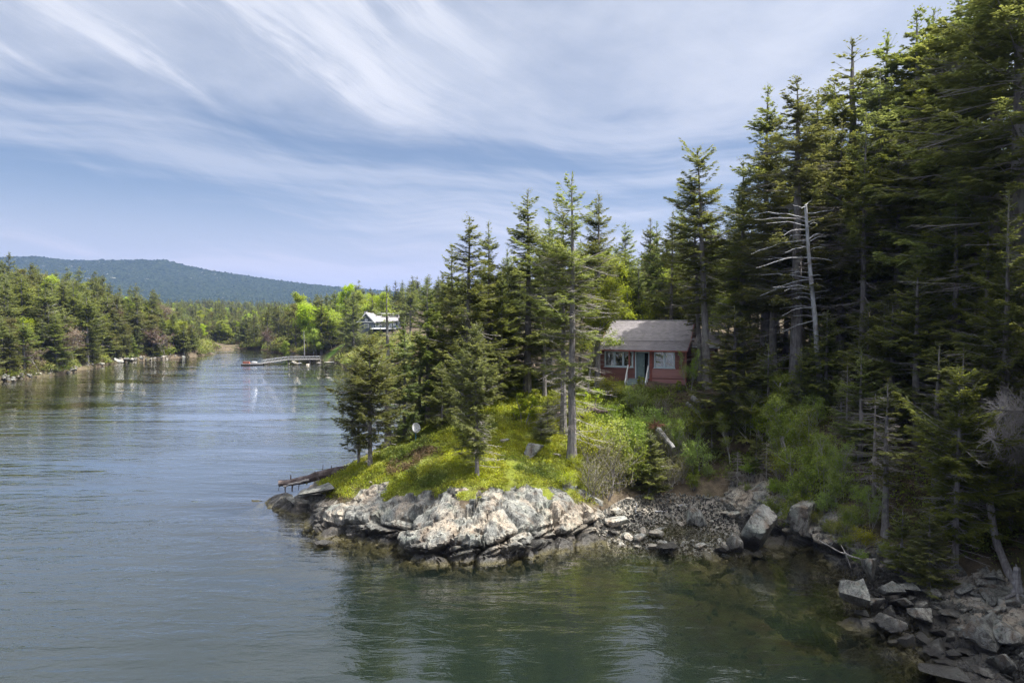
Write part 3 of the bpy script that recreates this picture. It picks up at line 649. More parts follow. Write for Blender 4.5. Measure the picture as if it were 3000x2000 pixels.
def conifer(seed, Ht, base, R, prof='cone', dz=0.34, nb=5, gap=0.08, droop=0.25, tw=0.105, bl=0.19, deadlow=0.0, leaf=1.0, lop=0.0, ragged=0.3, bw=0.052):
    rs = np.random.RandomState(seed)
    tr, cr, dd = MB(), MB(), MB()
    nseg = 14; zt = np.linspace(-0.4, Ht, nseg)
    cx = np.cumsum(rs.normal(0, 0.02, nseg)) * Ht / 18; cy = np.cumsum(rs.normal(0, 0.02, nseg)) * Ht / 18
    r0 = 0.0125 * Ht + 0.03
    rr = r0 * (1 - zt / Ht) ** 0.8 + 0.008; rr[0] *= 1.5; rr[1] *= 1.08
    tr.tube(np.stack([cx, cy, zt], 1), rr, 8)
    fx = lambda z: np.interp(z, zt, cx); fy = lambda z: np.interp(z, zt, cy)
    zb = base * Ht; z = zb; phase = rs.rand() * 6
    while z < Ht * 0.992:
        t = (z - zb) / (Ht - zb)
        if prof == 'cone': pr = min(1.0, 0.55 + 3.2 * t) * (1 - t) ** 0.85 + 0.03
        elif prof == 'column': pr = min(1.0, 0.6 + 3 * t) * (1 - t ** 2.2) * 0.9 + 0.04
        else: pr = (0.35 + 0.9 * t) * (t < 0.45) + (t >= 0.45) * 0.755 * (1 - (t - 0.45) / 0.55) ** 0.8 + 0.04     # old, wide in the middle
        gapy = 0.55 + 0.6 * math.sin(z * 2.1 + phase) * ragged
        k = rs.poisson(nb * (0.7 if t > 0.85 else 1)) + (1 if t > 0.8 else 0)
        for _ in range(k):
            if rs.rand() < gap: continue
            azm = rs.rand() * 2 * math.pi
            lopf = 1 + lop * math.cos(azm - 3.0)
            L = R * pr * (0.55 + 0.6 * rs.rand()) * lopf * (0.8 + 0.4 * gapy)
            if rs.rand() < 0.06 * (1 + 2 * ragged): L *= 1.35
            L = max(L, 0.16)
            z0 = z + rs.rand() * dz
            e = (0.75 * t ** 1.5 - droop * (1 - t) + rs.normal(0, 0.15))
            s = np.linspace(0, 1, 6)
            dh = np.array([math.cos(azm), math.sin(azm)])
            bend = rs.normal(0, 0.12)
            perp = np.array([-dh[1], dh[0]])
            hx = fx(z0) + dh[0] * L * s + perp[0] * bend * L * s ** 2; hy = fy(z0) + dh[1] * L * s + perp[1] * bend * L * s ** 2
            hz_ = z0 + L * (math.tan(e) * s - 0.10 * np.sin(s * math.pi) * (1 - t) + 0.14 * s ** 3 * (1 - t * 0.5))
            P = np.stack([hx, hy, hz_], 1)
            br = 0.006 + 0.011 * L
            (cr if False else tr).tube(P[[0, 2, 5]], np.array([br, br * 0.6, 0.004]), 3, cap=False)
            start = 0.06 if t > 0.5 else 0.22 - 0.1 * t
            ns = max(3, int(L * (1 - start) / tw))
            ss = np.repeat(np.linspace(start, 1.0, ns), 2); sgn = np.tile([1, -1], ns)
            ss = np.clip(ss + rs.normal(0, 0.02, len(ss)), 0.05, 1)
            keep = rs.rand(len(ss)) > (0.10 + 0.15 * ragged); ss = ss[keep]; sgn = sgn[keep]
            B = np.stack([np.interp(ss, s, P[:, i]) for i in range(3)], 1)
            dirv = np.array([dh[0], dh[1], 0.0]); sd = np.array([perp[0], perp[1], 0.0])
            ang = rad(52) - rad(30) * ss + rs.normal(0, 0.15, len(ss))
            T = np.cos(ang)[:, None] * dirv + (np.sin(ang) * sgn)[:, None] * sd
            T[:, 2] = -0.22 * (1 - t) - 0.05 + rs.normal(0, 0.20, len(ss)) + 0.25 * t + 0.9 * max(0, t - 0.86) / 0.14
            T /= np.linalg.norm(T, axis=1)[:, None]
            LT = (0.36 * L * (1 - ss) ** 0.75 * (0.6 + 0.8 * np.clip(ss * 2, 0, 1)) + 0.13) * (0.7 + 0.5 * rs.rand(len(ss)))
            LT = np.minimum(LT, 0.75) * min(1.0, 0.35 + 0.75 * L)
            tipb = np.clip((ss - 0.35) * 1.2, 0, 1)
            # bladelets along each twig
            for f_ in np.arange(0.0, 1.0, 0.17):
                sel = LT * (1 - f_) > 0.03
                if f_ > 0: sel &= LT > 0.13
                if not sel.any(): continue
                Bs = B[sel] + T[sel] * (LT[sel] * f_)[:, None]
                for q in (1, -1) if f_ > 0 else (0,):
                    rot = q * 0.75
                    D = T[sel] * math.cos(rot) + np.cross(T[sel], [0, 0, 1.0]) * math.sin(rot)
                    D = D + rs.normal(0, 0.16, D.shape); D /= np.linalg.norm(D, axis=1)[:, None]
                    ln = np.where(q == 0, LT[sel] * 1.0, bl * (1.1 - 0.5 * f_) * (0.7 + 0.5 * rs.rand(sel.sum())))
                    Nn = np.array([0, 0, 1.0]) + rs.normal(0, 0.45, D.shape)
                    Vv, Ff, Aa = blades(Bs, D, ln, np.full(len(ln), bw * leaf) * (0.8 + 0.5 * rs.rand(len(ln))) * (1.3 if q == 0 else 1), Nn, np.clip(tipb[sel] * (0.4 + 0.6 * f_) + rs.normal(0, 0.1, sel.sum()), 0, 1))
                    cr.add(Vv, Ff, Aa)
        z += dz * (0.7 + 0.6 * rs.rand())
    n_l = 10; Cl = np.stack([np.full(n_l, cx[-1]), np.full(n_l, cy[-1]), Ht - 0.55 + 0.05 * np.arange(n_l)], 1); Dl = rs.normal(0, 0.25, (n_l, 3)) + [0, 0, 1.0]; Dl /= np.linalg.norm(Dl, axis=1)[:, None]
    Vv, Ff, Aa = blades(Cl, Dl, np.full(n_l, 0.28), np.full(n_l, 0.05), rs.normal(0, 1, (n_l, 3)), np.full(n_l, 0.4)); cr.add(Vv, Ff, Aa)
    # dead lower branches and fine grey twigs
    nd = int(deadlow * 60)
    for _ in range(nd):
        z0 = Ht * (0.08 + rs.rand() * max(0.06, base + 0.42)); azm = rs.rand() * 2 * math.pi; L = R * (0.25 + 0.75 * rs.rand()) * 0.9
        s = np.linspace(0, 1, 5); e = -0.12 + rs.normal(0, 0.15); w = rs.normal(0, 0.15)
        P = np.stack([fx(z0) + np.cos(azm + w * s) * L * s, fy(z0) + np.sin(azm + w * s) * L * s, z0 + L * (math.tan(e) * s - 0.12 * s ** 2 + 0.14 * s ** 3)], 1)
        dd.tube(P, np.linspace(0.012 + 0.005 * L, 0.004, 5), 3, cap=False)
        for _k in range(int(3 + L * 5)):
            sb = 0.2 + 0.8 * rs.rand(); bp = np.array([np.interp(sb, s, P[:, i]) for i in range(3)])
            a2 = azm + rs.choice([-1, 1]) * (0.5 + 0.4 * rs.rand()); l2 = (0.2 + 0.5 * rs.rand()) * (1.1 - sb) * L * 0.7 + 0.1
            q = bp + np.array([math.cos(a2), math.sin(a2), rs.normal(-0.15, 0.15)]) * l2
            dd.tube([bp, (bp + q) / 2 + rs.normal(0, 0.02, 3), q], [0.007, 0.005, 0.003], 3, cap=False)
    parts = [('trunk', tr.mesh('conifer_trunk', M['bark'])), ('crown', cr.mesh('conifer_crown', M['spruce'], False, 'tip'))]
    if nd: parts.append(('dead_branches', dd.mesh('conifer_dead_branches', M['twig'])))
    return dict(H=Ht, parts=parts, R=R)

# ------------------------------------------------------------------ broadleaved trees and bushes
def broadleaf(seed, Ht, R, leafmat, barkmat, nleaf=9000, ls=0.16, stems=1, base=0.25, bare=0.0, limbs=11, levels=3, open_=0.5):
    rs = np.random.RandomState(seed)
    tr, cr = MB(), MB(); tips = []
    def grow(p, d, L, r, lv):
        n = 5; pts = [p]; dcur = d.copy()
        for i in range(n - 1):
            dcur = dcur + rs.normal(0, 0.13, 3) + np.array([0, 0, 0.06]); dcur /= np.linalg.norm(dcur)
            pts.append(pts[-1] + dcur * L / (n - 1))
        pts = np.array(pts)
        tr.tube(pts, np.linspace(r, r * 0.45, n), 6 if lv == 0 else (4 if lv == 1 else 3), cap=False)
        if lv >= levels: tips.append(pts[2]); tips.append(pts[-1]); return
        k = limbs if lv == 0 else int(3 + rs.rand() * 2.5)
        for j in range(k):
            s = (base + (1 - base) * (j + rs.rand()) / k) if lv == 0 else 0.3 + 0.7 * rs.rand()
            bp = np.array([np.interp(s * (n - 1), range(n), pts[:, i]) for i in range(3)])
            azm = rs.rand() * 2 * math.pi; up = 0.75 + 0.5 * s if lv == 0 else 0.35 + rs.normal(0, 0.3)
            dn = np.array([math.cos(azm), math.sin(azm), up]) * (1.0 if lv == 0 else 0.8) + d * (0.35 if lv else 0.1); dn /= np.linalg.norm(dn)
            ll = (R * 1.0 * (1.15 - 0.65 * s) if lv == 0 else L * 0.55) * (0.7 + 0.5 * rs.rand())
            grow(bp, dn, ll, r * (0.42 if lv == 0 else 0.5), lv + 1)
        tips.append(pts[-1])
    for st in range(stems):
        a = rs.rand() * 6.28; tilt = 0.05 if stems == 1 else 0.28
        d = np.array([math.cos(a) * tilt, math.sin(a) * tilt, 1.0]); d /= np.linalg.norm(d)
        p0 = np.array([math.cos(a), math.sin(a), 0]) * (0 if stems == 1 else 0.15 * R) + np.array([0, 0, -0.25])
        grow(p0, d, Ht * (0.92 if stems == 1 else 0.6 + 0.35 * rs.rand()), 0.010 * Ht + (0.03 if stems == 1 else 0.008), 0)
    tips = np.array(tips)
    if nleaf:
        w = rs.rand(len(tips)) ** open_ + 0.1; w /= w.sum()
        c = tips[rs.choice(len(tips), nleaf, p=w)]
        c = c + rs.normal(0, 1, (nleaf, 3)) * np.array([0.11, 0.11, 0.08]) * R * 0.75
        D = rs.normal(0, 1, (nleaf, 3)) + np.array([0, 0, -0.2]); D /= np.linalg.norm(D, axis=1)[:, None]
        Nn = rs.normal(0, 0.7, (nleaf, 3)) + np.array([0, 0, 1.0])
        L = ls * (0.6 + 0.7 * rs.rand(nleaf))
        Vv, Ff, Aa = blades(c, D, L, L * 0.62, Nn, np.clip(rs.rand(nleaf), 0, 1))
        cr.add(Vv, Ff, Aa)
        return dict(H=Ht, R=R, parts=[('trunk', tr.mesh('broadleaf_trunk', M[barkmat])), ('crown', cr.mesh('broadleaf_crown', M[leafmat], False, 'tip'))])
    return dict(H=Ht, R=R, parts=[('trunk', tr.mesh('bare_trunk', M[barkmat]))])

VAR = {
    'tall1': conifer(1, 17, 0.34, 2.7, 'old', 0.36, 5, 0.12, 0.22, deadlow=1.6, ragged=0.6),
    'tall2': conifer(2, 18, 0.28, 2.9, 'cone', 0.36, 5, 0.10, 0.20, deadlow=1.4, ragged=0.45),
    'tall3': conifer(3, 19, 0.22, 3.2, 'cone', 0.36, 5.5, 0.08, 0.28, deadlow=1.2, ragged=0.6),
    'airy': conifer(4, 17, 0.26, 2.9, 'old', 0.42, 4.2, 0.2, 0.16, deadlow=2.4, ragged=0.9),
    'tall4': conifer(14, 18, 0.30, 2.6, 'old', 0.31, 5.5, 0.14, 0.30, deadlow=2.2, ragged=0.8),
    'full3': conifer(15, 15, 0.14, 2.6, 'cone', 0.29, 6, 0.10, 0.15, deadlow=1.0, ragged=0.7),
    'full1': conifer(5, 14, 0.10, 2.7, 'cone', 0.33, 5.5, 0.06, 0.24, deadlow=0.6, ragged=0.35),
    'full2': conifer(6, 14, 0.06, 3.0, 'cone', 0.33, 5.5, 0.05, 0.32, deadlow=0.5, ragged=0.5),
    'young1': conifer(7, 7, 0.05, 1.9, 'cone', 0.24, 5.5, 0.05, 0.12, 0.10, 0.13, 0.25, ragged=0.3, bw=0.052),
    'young2': conifer(8, 7, 0.10, 1.7, 'cone', 0.26, 5, 0.1, 0.18, 0.10, 0.13, 0.5, ragged=0.6, bw=0.052),
    'wind': conifer(9, 9, 0.16, 2.5, 'old', 0.25, 6.5, 0.05, 0.10, deadlow=1.2, ragged=0.8, lop=0.25),
    'skinny': conifer(10, 13, 0.30, 1.3, 'column', 0.36, 3.6, 0.25, 0.3, deadlow=1.6, ragged=0.9),
    'far1': conifer(11, 14, 0.08, 2.7, 'cone', 0.5, 5, 0.05, 0.25, tw=0.2, bl=0.3, leaf=2.2, ragged=0.5),
    'far2': conifer(12, 14, 0.15, 2.5, 'column', 0.5, 5, 0.1, 0.2, tw=0.2, bl=0.3, leaf=2.2, ragged=0.6, deadlow=0.4),
    'far3': conifer(13, 15, 0.2, 2.9, 'old', 0.55, 4.6, 0.1, 0.2, tw=0.2, bl=0.3, leaf=2.2, ragged=0.8, deadlow=0.5),
    'lime1': broadleaf(21, 10, 3.4, 'leaf_lime', 'bark_far', 7000, 0.30),
    'lime2': broadleaf(22, 9, 3.6, 'leaf_lime', 'birch', 7000, 0.30, stems=2),
    'olive': broadleaf(23, 11, 3.4, 'leaf_olive', 'bark_far', 4200, 0.26),
    'redbud': broadleaf(24, 9, 3.3, 'bud_red', 'twig', 3600, 0.20, stems=2),
    'bare': broadleaf(25, 9, 3.2, 'bud_red', 'snag', 900, 0.16, limbs=13),
    'maple': broadleaf(26, 9, 2.8, 'leaf_lime', 'bark', 9000, 0.15),
    'birch1': broadleaf(27, 6.5, 1.7, 'leaf_green', 'birch', 5200, 0.11, stems=1, limbs=9),
    'birch2': broadleaf(28, 6, 1.9, 'leaf_green', 'birch', 6000, 0.11, stems=3),
    'shrub1': broadleaf(29, 2.0, 1.1, 'leaf_green', 'twig', 3600, 0.085, stems=6, base=0.15, limbs=5, levels=2),
    'shrub2': broadleaf(30, 1.8, 1.2, 'cover', 'twig', 3600, 0.075, stems=7, base=0.1, limbs=5, levels=2),
    'shrub3': broadleaf(31, 2.2, 1.1, 'leaf_olive', 'twig', 2200, 0.06, stems=9, base=0.1, limbs=5, levels=2),
    'sapling': broadleaf(32, 2.2, 0.6, 'leaf_lime', 'twig', 1500, 0.11, stems=2, base=0.15, limbs=6, levels=2),
}
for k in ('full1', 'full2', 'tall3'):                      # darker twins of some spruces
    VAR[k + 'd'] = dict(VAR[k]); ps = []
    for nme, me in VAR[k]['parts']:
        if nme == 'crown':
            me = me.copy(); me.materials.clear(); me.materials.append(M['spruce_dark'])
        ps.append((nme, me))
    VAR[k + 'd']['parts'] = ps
PLANTS = []
def plant(kind, var, x, y, height, z=None, rot=None, label=None, cat='tree', group=None, wide=1.0, lean=(0, 0)):
    v = VAR[var]; s = height / v['H']
    if z is None: z = hz(x, y)
    e = empty(kind, (x, y, z - 0.05), random.random() * 6.28 if rot is None else rot, label, cat, group)
    e.rotation_euler = (lean[0], lean[1], e.rotation_euler[2])
    e.scale = (s * wide, s * wide, s)
    for n, me in v['parts']: obj(n, me, e)
    PLANTS.append(e); return e
def plant_px(kind, var, px, Yd, top, label=None, cat='tree', group=None, wide=1.0, rot=None, lean=(0, 0)):
    if 'spruce' in kind: wide = wide * (1.08 if var in ('wind', 'airy') else 1.28)
    """a plant in picture column px at distance Yd whose tip reaches the picture row top"""
    x = (px - 1500) / 2000 * Yd
    z = hz(x, Yd); x = (px - 1500) / 2000 * (Yd * cp - (z - CAMZ) * sp); z = hz(x, Yd)
    ht = at(px, top, Yd)[2] - z
    return plant(kind, var, x, Yd, max(ht, 0.5), z, rot, label, cat, group, wide, lean)

def scatter(name, mat_sources, pts, rot, scl, idx, kind='stuff'):
    """one object: geometry nodes place the source meshes on the points"""
    me = bpy.data.meshes.new(name); me.vertices.add(len(pts)); me.vertices.foreach_set('co', np.asarray(pts, np.float32).ravel())
    a = me.attributes.new('prot', 'FLOAT_VECTOR', 'POINT'); a.data.foreach_set('vector', np.asarray(rot, np.float32).ravel())
    a = me.attributes.new('pscl', 'FLOAT_VECTOR', 'POINT'); a.data.foreach_set('vector', np.asarray(scl, np.float32).ravel())
    a = me.attributes.new('pidx', 'INT', 'POINT'); a.data.foreach_set('value', np.asarray(idx, np.int32))
    o = obj(name, me); ng = bpy.data.node_groups.new(name, 'GeometryNodeTree')
    ng.interface.new_socket('Geometry', in_out='INPUT', socket_type='NodeSocketGeometry'); ng.interface.new_socket('Geometry', in_out='OUTPUT', socket_type='NodeSocketGeometry')
    gi = ng.nodes.new('NodeGroupInput'); go = ng.nodes.new('NodeGroupOutput'); jn = ng.nodes.new('GeometryNodeJoinGeometry')
    def named(n, t):
        nd = ng.nodes.new('GeometryNodeInputNamedAttribute'); nd.data_type = t; nd.inputs['Name'].default_value = n
        return [s for s in nd.outputs if s.enabled and s.name == 'Attribute'][0]
    for i, meshes in enumerate(mat_sources):
        for smesh in meshes:
            so = bpy.data.objects.new('plant_source', smesh)
            oi = ng.nodes.new('GeometryNodeObjectInfo'); oi.inputs['Object'].default_value = so; oi.inputs['As Instance'].default_value = True
            ip = ng.nodes.new('GeometryNodeInstanceOnPoints')
            cmpn = ng.nodes.new('FunctionNodeCompare'); cmpn.data_type = 'INT'; cmpn.operation = 'EQUAL'
            ci = [s for s in cmpn.inputs if s.enabled]
            ng.links.new(named('pidx', 'INT'), ci[0]); ci[1].default_value = i
            ng.links.new(gi.outputs[0], ip.inputs['Points']); ng.links.new(cmpn.outputs[0], ip.inputs['Selection'])
            ng.links.new(oi.outputs['Geometry'], ip.inputs['Instance'])
            ng.links.new(named('prot', 'FLOAT_VECTOR'), ip.inputs['Rotation']); ng.links.new(named('pscl', 'FLOAT_VECTOR'), ip.inputs['Scale'])
            ng.links.new(ip.outputs[0], jn.inputs[0])
    ng.links.new(jn.outputs[0], go.inputs[0])
    md = o.modifiers.new('scatter', 'NODES'); md.node_group = ng
    return tag(o, kind=kind)
def slope_rot(x, y, k=0.6):
    e = 0.25; zx = (H0(x + e, y) - H0(x - e, y)) / (2 * e); zy = (H0(x, y + e) - H0(x, y - e)) / (2 * e)
    return np.stack([np.arctan(zy) * k, -np.arctan(zx) * k, x * 0], 1)

# small clumps for the ground cover
def clump(seed, mat, r, h, n, ls, flat=0.5):
    rs = np.random.RandomState(seed); mb = MB()
    a = rs.rand(n) * 6.28; q = np.sqrt(rs.rand(n)) * r
    zc = h * (0.25 + 0.75 * rs.rand(n)) * (1 - (q / r) ** 2 * 0.7)
    C = np.stack([np.cos(a) * q, np.sin(a) * q, zc], 1)
    D = np.stack([np.cos(a), np.sin(a), flat * np.ones(n)], 1) + rs.normal(0, 0.6, (n, 3)); D /= np.linalg.norm(D, axis=1)[:, None]
    L = ls * (0.6 + 0.8 * rs.rand(n)); Nn = rs.normal(0, 0.5, (n, 3)) + np.array([0, 0, 1])
    Vv, Ff, Aa = blades(C, D, L, L * 0.5, Nn, np.clip(zc / h * 0.8 + rs.rand(n) * 0.3, 0, 1)); mb.add(Vv, Ff, Aa)
    return mb.mesh('clump', M[mat], False, 'tip')

# ------------------------------------------------------------------ trees of the headland, one by one
SP = 'spruce_tree'
hero = [
 # var, px, Y, top, wide, label
 ('airy', 1675, 42, 505, 1.0, 'tall airy spruce with a long bare trunk left of the red cottage'),
 ('tall1', 1650, 45.5, 620, 0.8, 'slimmer spruce with reddish trunk directly behind the tall airy spruce'),
 ('full3', 1545, 53, 555, 1.05, 'pointed dark spruce second in height left of the cottage'),
 ('full2', 1375, 50, 635, 1.0, 'ragged spruce with pointed dark top, leftmost tall one of the headland'),
 ('tall3', 1432, 53, 650, 0.8, 'blunt-topped spruce between two pointed spruces on the headland'),
 ('tall4', 1752, 55, 570, 0.85, 'slender pointed spruce rising just right of the tallest airy spruce'),
 ('full3', 1610, 58, 620, 0.9, 'dark spruce with leaning side branches behind the airy spruce'),
 ('full1', 1325, 56, 715, 0.8, 'ragged-edged spruce stepping down to the left of the headland grove'),
 ('wind', 1398, 38, 955, 0.80, 'small spruce with bare grey trunk at the edge of the rock bluff'),
 ('wind', 1085, 42.5, 985, 1.0, 'wide windswept spruce leaning over the water at the headland tip'),
 ('wind', 1052, 44.5, 1040, 0.85, 'low leafy spruce at the far left over the driftwood log'),
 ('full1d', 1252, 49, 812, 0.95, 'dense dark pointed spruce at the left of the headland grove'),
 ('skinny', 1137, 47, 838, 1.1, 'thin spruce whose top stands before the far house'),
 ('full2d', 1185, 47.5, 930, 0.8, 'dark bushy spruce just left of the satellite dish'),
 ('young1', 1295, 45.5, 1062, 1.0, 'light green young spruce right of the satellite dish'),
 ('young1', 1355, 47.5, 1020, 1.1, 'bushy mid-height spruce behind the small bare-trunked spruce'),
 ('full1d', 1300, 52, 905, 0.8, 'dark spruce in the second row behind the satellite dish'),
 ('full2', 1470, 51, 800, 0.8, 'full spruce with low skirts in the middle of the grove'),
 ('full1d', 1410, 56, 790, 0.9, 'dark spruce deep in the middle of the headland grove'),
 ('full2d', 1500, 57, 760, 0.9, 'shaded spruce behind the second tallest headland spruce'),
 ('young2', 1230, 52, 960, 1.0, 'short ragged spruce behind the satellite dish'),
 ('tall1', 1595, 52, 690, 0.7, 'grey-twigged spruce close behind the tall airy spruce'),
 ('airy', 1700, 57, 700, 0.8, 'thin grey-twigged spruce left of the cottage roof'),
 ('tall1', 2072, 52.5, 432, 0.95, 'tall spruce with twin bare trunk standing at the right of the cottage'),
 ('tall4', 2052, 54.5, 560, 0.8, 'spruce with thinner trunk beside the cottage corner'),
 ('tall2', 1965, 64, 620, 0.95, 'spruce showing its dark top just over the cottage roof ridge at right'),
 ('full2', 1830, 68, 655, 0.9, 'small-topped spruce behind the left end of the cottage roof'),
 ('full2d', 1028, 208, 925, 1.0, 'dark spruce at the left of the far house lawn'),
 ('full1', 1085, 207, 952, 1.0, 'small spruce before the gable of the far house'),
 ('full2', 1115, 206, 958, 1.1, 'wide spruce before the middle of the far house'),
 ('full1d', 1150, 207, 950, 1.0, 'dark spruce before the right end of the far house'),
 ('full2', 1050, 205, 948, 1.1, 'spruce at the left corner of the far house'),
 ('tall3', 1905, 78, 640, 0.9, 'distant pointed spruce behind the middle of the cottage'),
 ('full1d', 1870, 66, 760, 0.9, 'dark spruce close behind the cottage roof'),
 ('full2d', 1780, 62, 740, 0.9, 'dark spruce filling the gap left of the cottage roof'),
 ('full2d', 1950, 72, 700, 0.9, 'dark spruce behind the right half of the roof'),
 ('tall3', 2238, 57, 258, 0.95, 'very tall dark spruce with long layered branches, left end of the right wood'),
 ('full2', 2175, 59, 470, 0.9, 'dark layered spruce below the left end of the right wood'),
 ('tall2', 2330, 47.5, 222, 1.1, 'broad tall spruce behind the silver snag'),
 ('tall4', 2265, 52, 380, 0.9, 'spruce with drooping boughs left of the silver snag'),
 ('skinny', 2490, 56, 112, 1.4, 'spire-topped spruce with narrow crown above the right wood'),
 ('tall4', 2430, 54, 240, 1.0, 'spruce between the broad one and the spire-topped one'),
 ('tall2', 2560, 50, 200, 1.1, 'green-tipped spruce right of the spire-topped one'),
 ('tall3', 2665, 51, 30, 1.1, 'tall twin-topped spruce near the top of the picture'),
 ('full3', 2592, 53, 95, 1.1, 'dense dark spruce just right of the spire-topped one'),
 ('full3', 2722, 52, 25, 1.1, 'dense spruce close behind the twin-topped tall one'),
 ('tall3', 2782, 50, -25, 1.1, 'dark full spruce behind the long straight trunk'),
 ('full3', 2385, 57, 262, 1.0, 'full dark spruce close behind the broad one'),
 ('tall1', 2740, 44, 130, 1.1, 'spruce with a long straight trunk seen in the upper right wood'),
 ('tall2', 2830, 43, -60, 1.1, 'huge spruce running out of the top of the picture'),
 ('tall3', 2905, 40, -160, 1.1, 'heavy-branched spruce close to the right edge'),
 ('tall1', 2965, 36, -220, 1.2, 'thick-trunked spruce at the right edge'),
 ('full3', 2460, 49, 350, 0.9, 'mid-height spruce right of the silver snag'),
 ('full1', 2620, 45, 420, 0.9, 'sunlit-tipped spruce in the middle of the right wood'),
 ('tall2', 2380, 54, 330, 0.8, 'spruce whose top is just behind the silver snag'),
 ('airy', 2525, 45, 330, 0.9, 'open spruce with dead grey branches in the right wood'),
 ('full3', 2690, 49, 250, 0.9, 'shaded spruce between the twin-topped and long-trunked ones'),
 ('full2', 2790, 39, 480, 0.8, 'spruce with low sweeping green boughs in the right wood'),
 ('full1', 2935, 33, 560, 0.8, 'dense bushy spruce low at the right edge'),
 ('full2', 2880, 36, 620, 0.75, 'dense spruce in front of the thick-trunked one'),
 ('skinny', 2740, 33, 1000, 1.3, 'grey half-dead spruce above the right rocks'),
 ('wind', 2795, 29, 1085, 0.95, 'spruce with yellow-green tips leaning over the right shore'),
 ('skinny', 2592, 32.8, 1105, 1.2, 'silver-stemmed sparse spruce on the right bank'),
 ('young2', 2520, 38, 1020, 1.0, 'young half-dead spruce on the slope below the snag'),
 ('young1', 2150, 47, 905, 1.25, 'dense dark young fir right of the cottage'),
 ('young1', 2420, 44, 915, 1.15, 'young green spruce at the foot of the silver snag'),
 ('young1', 2540, 42, 900, 1.0, 'second young spruce on the slope right of the snag'),
 ('young2', 2250, 45, 1010, 1.1, 'young spruce below the drooping-boughed spruce'),
 ('young1', 2680, 38, 780, 1.1, 'large young spruce with layered dark boughs in the right wood'),
 ('young1', 2610, 40, 860, 1.1, 'bushy young spruce left of the layered dark one'),
 ('young2', 2085, 45.5, 1235, 1.1, 'short grey-skirted spruce above the beach'),
 ('young1', 1905, 43.6, 1265, 1.25, 'bushy low spruce at the back of the beach'),
 ('young2', 2215, 42.5, 1260, 1.2, 'drooping spruce with bare grey skirts above the big leaning rock'),
 ('young2', 2165, 43.4, 1330, 1.3, 'small ragged spruce between the beach boulder and the leaning rock'),
 ('young1', 2720, 28.6, 1500, 1.2, 'low green spruce just above the right boulders'),
 ('young2', 2640, 30, 1480, 1.2, 'thin low spruce on the bare soil above the boulders'),
 ('young1', 2860, 30, 1190, 1.1, 'spruce bough mass on the brown slope at the right'),
 ('young2', 2960, 30, 1250, 1.0, 'small spruce at the right edge above the stump'),
 ('young1', 1605, 45, 1165, 1.0, 'small bright spruce among the ground cover left of the bare trunks'),
 ('young1', 1585, 43.6, 1218, 1.5, 'low wide juniper-like spruce on the turf'),
 ('young2', 1500, 48.5, 1195, 1.2, 'low spruce on the turf under the grove'),
]
for var, px, Yd, top, wide, lab in hero:
    plant_px(SP, var, px, Yd, top, lab, 'spruce', 'spruces on the headland and right bank', wide, lean=(0, -0.045) if px in (2072, 2052) else (0, 0), rot=0.0 if px in (2072, 2052) else None)

# the dark wood behind them
def avoid(x, y, pts, d):
    return all((x - a) ** 2 + (y - c_) ** 2 > d * d for a, c_ in pts)
rs = np.random.RandomState(5)
used = [(p.location.x, p.location.y) for p in PLANTS]
def fill(n, xr, yr, tops, variants, group, cat, kind, hmin, hmax, mind=2.6, wide=1.0, accept=None, tries=6000, record=None):
    done = []
    for _ in range(tries):
        if len(done) >= n: break
        x, y = rs.uniform(*xr), rs.uniform(*yr)
        if accept and not accept(x, y): continue
        z = hz(x, y)
        if z < 0.8 or not avoid(x, y, used, mind): continue
        ht = rs.uniform(hmin, hmax)
        px, _py = to_px(x, y, z)
        if tops is not None:
            lim = at(px, np.interp(px, *tops) + rs.rand() * 40, y)[2] - z
            if lim < hmin * 0.5: continue
            ht = min(ht, lim)
        e = plant(kind, variants[rs.randint(len(variants))], x, y, ht, z, rs.rand() * 6.28, None, cat, group, wide * rs.uniform(0.85, 1.15))
        used.append((x, y)); done.append(e)
        if record is not None: record.append(e)
    return done
# sky line of the wood: no filler tree may rise above this (px, py)
SKYL = (np.array([1000, 1160, 1250, 1300, 1400, 1500, 1600, 1700, 1790, 1850, 1900, 1980, 2100, 2160, 2240, 2330, 2420, 2500, 2560, 2660, 2780, 2850, 3000, 4500]),
        np.array([930, 870, 850, 790, 760, 700, 700, 680, 690, 700, 650, 560, 600, 520, 400, 330, 330, 260, 260, 150, 170, 60, 0, -200]))
house_ok = lambda x, y: not (6.2 < x < 18 and 50 < y < 63)
behind_ok = lambda x, y: house_ok(x, y) and y > 50.5 + (0 if x < 3 else 4) and not (3 < x < 17.5 and y < 69)
wood = []
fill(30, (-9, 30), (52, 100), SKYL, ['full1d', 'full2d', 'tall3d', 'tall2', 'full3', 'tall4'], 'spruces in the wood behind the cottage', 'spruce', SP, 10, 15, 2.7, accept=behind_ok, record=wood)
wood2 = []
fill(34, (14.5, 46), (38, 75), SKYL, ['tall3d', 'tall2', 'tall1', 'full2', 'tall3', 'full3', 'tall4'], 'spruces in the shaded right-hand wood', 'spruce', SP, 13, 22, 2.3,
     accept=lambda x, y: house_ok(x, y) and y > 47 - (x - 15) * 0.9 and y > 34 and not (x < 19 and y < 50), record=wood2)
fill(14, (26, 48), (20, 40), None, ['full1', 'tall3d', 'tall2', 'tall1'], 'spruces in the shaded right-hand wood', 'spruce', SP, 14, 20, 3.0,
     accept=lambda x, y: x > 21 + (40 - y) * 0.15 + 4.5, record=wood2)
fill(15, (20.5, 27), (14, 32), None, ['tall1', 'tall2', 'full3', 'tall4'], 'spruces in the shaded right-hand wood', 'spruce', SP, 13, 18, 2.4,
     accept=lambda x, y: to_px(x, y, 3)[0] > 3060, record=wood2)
under = []
